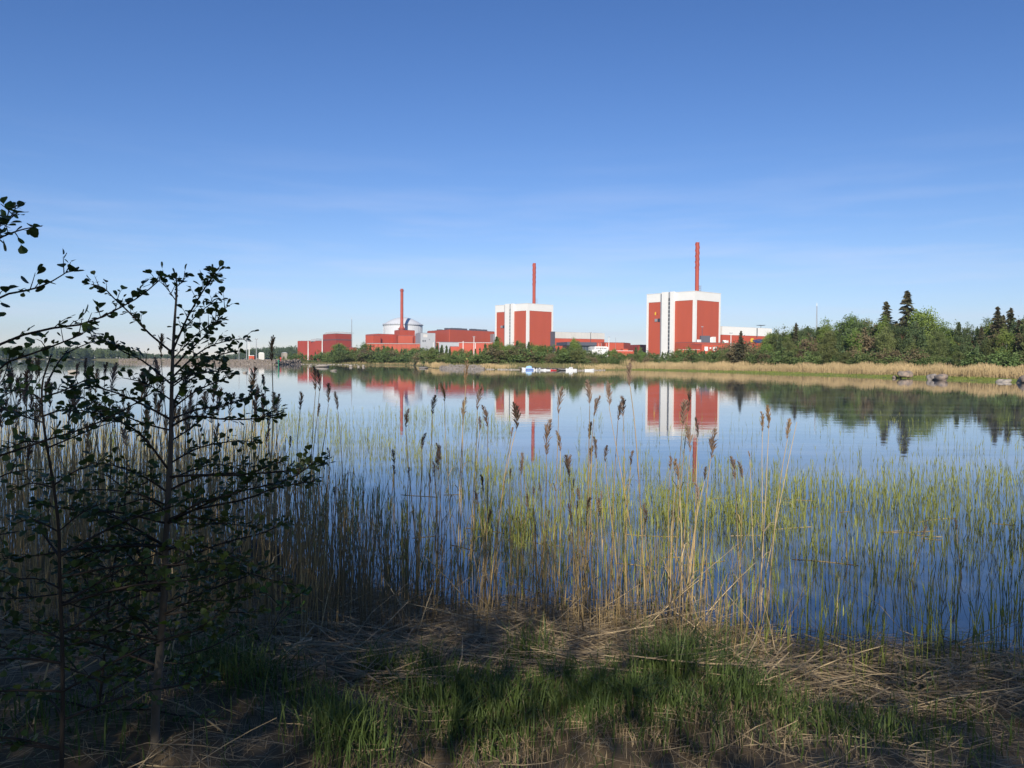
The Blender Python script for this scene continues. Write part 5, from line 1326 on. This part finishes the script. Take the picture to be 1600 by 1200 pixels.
def px_path(pts, D, dz=0.0):
    """photo points -> 3-D points, depth drifting by dz along the path"""
    n = len(pts); return [at(u, v, D + dz * i / max(1, n - 1)) for i, (u, v) in enumerate(pts)]
def smooth_path(P, n):
    P = [Vector(p) for p in P]; m = len(P); out = []
    for i in range(n):
        t = i / (n - 1) * (m - 1); k = min(int(t), m - 2); f = t - k
        p0, p1, p2, p3 = P[max(k - 1, 0)], P[k], P[k + 1], P[min(k + 2, m - 1)]
        out.append(.5 * ((2 * p1) + (p2 - p0) * f + (2 * p0 - 5 * p1 + 4 * p2 - p3) * f * f + (3 * p1 - p0 - 3 * p2 + p3) * f ** 3))
    return out
def alder(trunk, D, r0, r1, branches, label, leafsize, seed, nleaf_parts=290, dens=1.0, autob=0, name='alder_sapling', young=.05, bark='alderbark'):
    r = random.Random(seed); tp = px_path(trunk, D)
    zb = float(gz(tp[0].x, tp[0].y)); base = Vector((tp[0].x, tp[0].y, zb - .02))
    if tp[0].z > zb: tp = [base] + tp
    o = empty(name, base, label, 'tree')
    P = smooth_path(tp, 26); n = len(P)
    V, F = tubes(np.array([[tuple(p - base) for p in P]]), np.array([[r0 + (r1 - r0) * (i / (n - 1)) ** .8 for i in range(n)]]) * (1 + .06 * np.sin(np.arange(n) * 2.3)), 10)
    link('trunk', mesh_np('trunk', V, F, M[bark], smooth=True), o)
    br = []
    for b in branches:
        pts, rad = b[0], b[1]; dz = b[2] if len(b) > 2 else r.uniform(-.35, .35); br.append((px_path(pts, D, dz), rad * .68))
    for k in range(autob):
        i = r.randrange(3, int(n * .46)); p = P[i]; s = r.choice((-1, 1)); L = r.uniform(.3, .75); a = r.uniform(-.9, .9); d = Vector((s * math.cos(a), math.sin(a), 0))
        rise = r.uniform(-.05, .45); br.append(([p, p + d * L * .4 + Vector((0, 0, L * .4 * rise + .02)), p + d * L * .75 + Vector((r.uniform(-.06, .06), 0, L * .75 * rise)), p + d * L + Vector((0, 0, L * rise * 1.05))], .005))
    leaves = []
    def add_leaf(p, d):
        leaves.append((p, d))
    def twig(p, d, L, mb):
        q = [p, p + d * L * .5 + Vector((0, 0, .01)), p + d * L + Vector((0, 0, .025 * r.random()))]
        mb.ring([tuple(x) for x in q], [.0019, .0015, .0010], 4, False); m = max(2, int(L / .026))
        for i in range(m): f = (i + .6) / m; add_leaf(p + (q[2] - p) * f, (d + Vector((r.uniform(-1.2, 1.2), r.uniform(-1.2, 1.2), r.uniform(-.5, .8)))).normalized())
        add_leaf(q[2], (d + Vector((0, 0, r.uniform(-.4, .5)))).normalized())
    tops_ = [(P[-8:], None)]
    for path, rad in br:
        Q = smooth_path(path, 12); L = sum((Q[i + 1] - Q[i]).length for i in range(11)); mb = MB()
        mb.ring([tuple(q) for q in Q], [rad * (1 - .75 * i / 11) + .0007 for i in range(12)], 6, False)
        m = max(4, int(L / .020 * dens))
        for k in range(m):
            f = .16 + .84 * (k + r.random() * .7) / m; f = min(f, 1); i = min(int(f * 11), 10); p = Q[i] + (Q[i + 1] - Q[i]) * (f * 11 - i); t = (Q[i + 1] - Q[i]).normalized()
            sd = Vector((r.uniform(-1, 1), r.uniform(-1, 1), r.uniform(-.55, 1))).normalized(); d = (t * .8 + sd).normalized()
            if r.random() < .42: twig(p, d, r.uniform(.025, .095) * (1.15 - .75 * f), mb)
            else: add_leaf(p, d)
        add_leaf(Q[-1], (Q[-1] - Q[-2]).normalized())
        me_o = MB(); me_o.V, me_o.F = mb.V, mb.F; me_o.build('branch', M['twig'] if rad < .009 else M['alderbark'], o, smooth=True)
    for k in range(14):
        i = n - 1 - r.randrange(0, 8); add_leaf(P[i], Vector((r.uniform(-1, 1), r.uniform(-.6, .6), r.uniform(.1, 1))).normalized())
    def leaf_matrix(p, d):
        s = leafsize * r.choice((.5, .65, .8, .9, 1, 1.05, 1.15)); up = (Vector((r.gauss(0, .45), r.gauss(0, .45), 1))).normalized(); d = (d + Vector((0, 0, -.15 - .25 * r.random()))).normalized()
        x = d.cross(up).normalized(); z = x.cross(d)
        return Matrix.Translation(p + d * s * .26 - base) @ Matrix((x, d, z)).transposed().to_4x4() @ Matrix.Scale(s, 4)
    r.shuffle(leaves); mats_ = [leaf_matrix(p, d) for p, d in leaves]
    for mt in mats_[:nleaf_parts]:
        y = r.random() < young; me = r.choice(YLEAF if y else LEAF); c = link('leaf', me, o); c.matrix_local = mt
    rest = mats_[nleaf_parts:]
    if rest:
        src = [leaf_tris(me) for me in LEAF]; vs, fs = [], []
        for mt in rest:
            V, F = r.choice(src); off = len(vs); A = np.array(mt); W = V @ A[:3, :3].T + A[:3, 3]; vs += [tuple(w) for w in W]; fs += [tuple(i + off for i in f) for f in F]
        me = bpy.data.meshes.new('foliage'); me.from_pydata(vs, [], fs); me.materials.append(M['leaf']); me.update(); c = link('foliage', me, o); c['kind'] = 'stuff'
    return len(leaves)

nl = []
nl.append(alder([(243, 1200), (243, 1110), (250, 1020), (256, 930), (259, 850), (263, 770), (267, 690), (268, 620), (270, 555), (273, 500), (276, 455), (275, 432)], 3.62, .023, .0028, [
    ([(270, 548), (292, 498), (315, 458), (327, 440), (337, 424)], .006), ([(272, 532), (300, 500), (325, 478), (340, 472)], .004), ([(270, 575), (298, 545), (330, 515), (352, 478)], .006), ([(271, 560), (310, 520), (345, 500)], .004),
    ([(268, 550), (232, 520), (207, 493), (180, 468), (162, 450), (143, 444)], .007), ([(275, 470), (262, 452), (250, 440), (240, 436)], .003), ([(274, 450), (283, 442), (290, 434)], .003),
    ([(269, 590), (300, 560), (330, 540), (365, 531), (382, 530)], .006), ([(269, 600), (305, 575), (340, 556), (372, 548)], .006), ([(268, 605), (300, 585), (345, 580)], .005),
    ([(267, 600), (225, 565), (190, 548), (165, 532), (143, 526)], .006), ([(267, 625), (230, 600), (190, 590)], .005), ([(267, 640), (285, 605), (312, 585), (352, 578)], .006),
    ([(266, 655), (225, 633), (185, 615), (135, 602), (108, 610)], .008), ([(265, 672), (220, 660), (175, 640), (130, 622)], .006), ([(267, 640), (300, 615), (330, 600), (358, 588)], .006),
    ([(266, 668), (300, 650), (345, 655), (390, 655), (420, 650), (436, 648)], .007), ([(266, 655), (310, 640), (360, 630), (410, 612)], .006), ([(265, 690), (300, 668), (335, 640), (372, 628)], .005),
    ([(264, 735), (230, 690), (200, 665), (160, 648), (118, 640)], .008), ([(263, 745), (315, 742), (380, 742), (420, 728), (438, 722)], .008), ([(264, 725), (310, 700), (360, 690), (400, 690)], .006), ([(263, 750), (300, 735), (340, 725), (385, 735)], .005),
    ([(262, 768), (320, 742), (400, 740), (455, 735), (490, 730), (512, 724)], .009, .2), ([(263, 812), (310, 795), (384, 780), (430, 762), (470, 755), (492, 752)], .009, .25), ([(263, 770), (225, 745), (180, 728), (140, 722)], .007), ([(262, 790), (215, 772), (160, 765), (105, 768)], .007),
    ([(261, 800), (230, 780), (190, 790), (150, 800)], .006), ([(261, 815), (300, 820), (350, 818), (400, 825)], .005), ([(259, 860), (300, 850), (345, 862), (390, 880)], .005), ([(258, 870), (215, 850), (170, 855), (130, 870)], .005), ([(257, 905), (300, 900), (360, 890), (420, 905), (465, 915)], .006, .3), ([(257, 915), (210, 905), (160, 918)], .005), ([(254, 960), (300, 940), (350, 938), (400, 930)], .005), ([(252, 1000), (310, 985), (380, 978)], .004), ([(253, 980), (205, 965), (160, 975)], .004)],
    'tallest alder sapling with a pale stem and spreading leafy branches left of centre', 0.032, 1, 295, 1.3, autob=22))
nl.append(alder([(96, 1200), (98, 1100), (97, 1000), (93, 900), (92, 830), (84, 760), (72, 690), (66, 640), (66, 600), (74, 572), (80, 555)], 3.2, .0105, .0025, [
    ([(70, 605), (86, 575), (100, 555), (118, 545), (140, 536), (160, 532)], .005), ([(66, 625), (40, 610), (18, 612), (0, 625)], .005), ([(66, 620), (95, 612), (120, 600), (140, 592)], .005), ([(68, 650), (100, 640), (130, 645), (170, 640)], .005), ([(67, 660), (35, 650), (5, 640)], .005),
    ([(74, 700), (110, 685), (150, 668), (175, 660)], .005), ([(72, 692), (40, 690), (12, 700), (-20, 702)], .005), ([(84, 758), (120, 735), (155, 725)], .005), ([(84, 762), (50, 755), (20, 765)], .005), ([(92, 830), (130, 800), (165, 785)], .005), ([(90, 830), (50, 812), (15, 822)], .005), ([(95, 920), (60, 905), (30, 905), (0, 908)], .005), ([(95, 900), (135, 880), (175, 860)], .005), ([(97, 1000), (60, 985), (20, 1005)], .005), ([(98, 1010), (140, 1000), (170, 990)], .004), ([(97, 940), (140, 950), (180, 935)], .004)],
    'dark stemmed alder sapling near the left edge with larger leaves', 0.033, 2, 285, 1.0, autob=16, bark='twig'))
nl.append(alder([(142, 1200), (150, 1130), (160, 1060), (166, 980), (176, 900), (184, 850), (194, 795), (197, 750), (198, 715)], 3.9, .009, .0022, [
    ([(196, 770), (225, 755), (250, 745)], .004), ([(196, 765), (170, 745), (150, 738)], .004), ([(190, 815), (225, 800), (255, 790)], .004), ([(190, 810), (160, 800), (130, 805)], .004), ([(180, 870), (215, 860), (250, 855)], .004), ([(175, 890), (140, 880), (105, 890)], .004), ([(168, 960), (200, 950), (230, 955)], .004), ([(162, 1030), (130, 1015), (95, 1020)], .004), ([(160, 1060), (190, 1050), (215, 1040)], .003)],
    'thin leaning alder stem between the two larger alder saplings', 0.030, 3, 200, 1.0, autob=16, bark='twig'))
nl.append(alder([(-150, 1200), (-140, 1000), (-135, 850), (-120, 700), (-100, 600), (-90, 480), (-95, 340)], 2.75, .025, .005, [
    ([(-118, 745), (-60, 732), (0, 712), (65, 690), (135, 668), (185, 645), (225, 622), (257, 598)], .007, .3), ([(-110, 640), (-40, 580), (0, 537), (70, 515), (135, 505), (185, 482), (220, 462), (250, 437)], .008, .3), ([(-100, 560), (-40, 500), (0, 464), (50, 452), (80, 440), (106, 424)], .006), ([(-95, 450), (-40, 400), (0, 372), (30, 360), (52, 355)], .005), ([(-95, 430), (-30, 390), (5, 345), (30, 335)], .005), ([(-95, 350), (-40, 345), (0, 350), (28, 332)], .004),
    ([(-118, 720), (-50, 640), (0, 574), (50, 553), (110, 530), (140, 515)], .006), ([(-130, 830), (-60, 790), (0, 745), (40, 735)], .006), ([(-135, 860), (-70, 840), (0, 835), (30, 830)], .006), ([(-135, 930), (-70, 905), (-10, 890), (20, 900)], .005), ([(-110, 660), (-50, 650), (0, 600), (15, 560)], .004)],
    'alder outside the left edge whose twigs reach into the picture', 0.035, 4, 240, .6))
nl.append(alder([(400, 1085), (408, 1030), (425, 985), (440, 950), (447, 925)], 4.9, .006, .002, [([(425, 985), (450, 960), (470, 955)], .003), ([(415, 1010), (390, 985), (375, 980)], .003), ([(440, 950), (420, 930), (405, 925)], .003), ([(436, 960), (460, 935), (475, 925)], .003)],
    'little low alder shoot in the grass right of the tallest alder', 0.036, 6, 90, .9, young=.3))
print('LEAVES', nl)

# ================================================================== air
HAZE = 0.00012
if HAZE > 0:
    hz = bpy.data.materials.new('haze'); hz.use_nodes = True; n, l = hz.node_tree.nodes, hz.node_tree.links
    n.remove(n['Principled BSDF']); pv = n.new('ShaderNodeVolumePrincipled'); pv.inputs['Color'].default_value = (.58, .78, 1.0, 1); pv.inputs['Density'].default_value = HAZE; pv.inputs['Anisotropy'].default_value = .2
    l.new(pv.outputs[0], n['Material Output'].inputs['Volume'])
    o = MB().prism([(-4500, -250), (4500, -250), (4500, 3300), (-4500, 3300)], -6.5, 126).build('haze', hz); tag(o, kind='stuff')
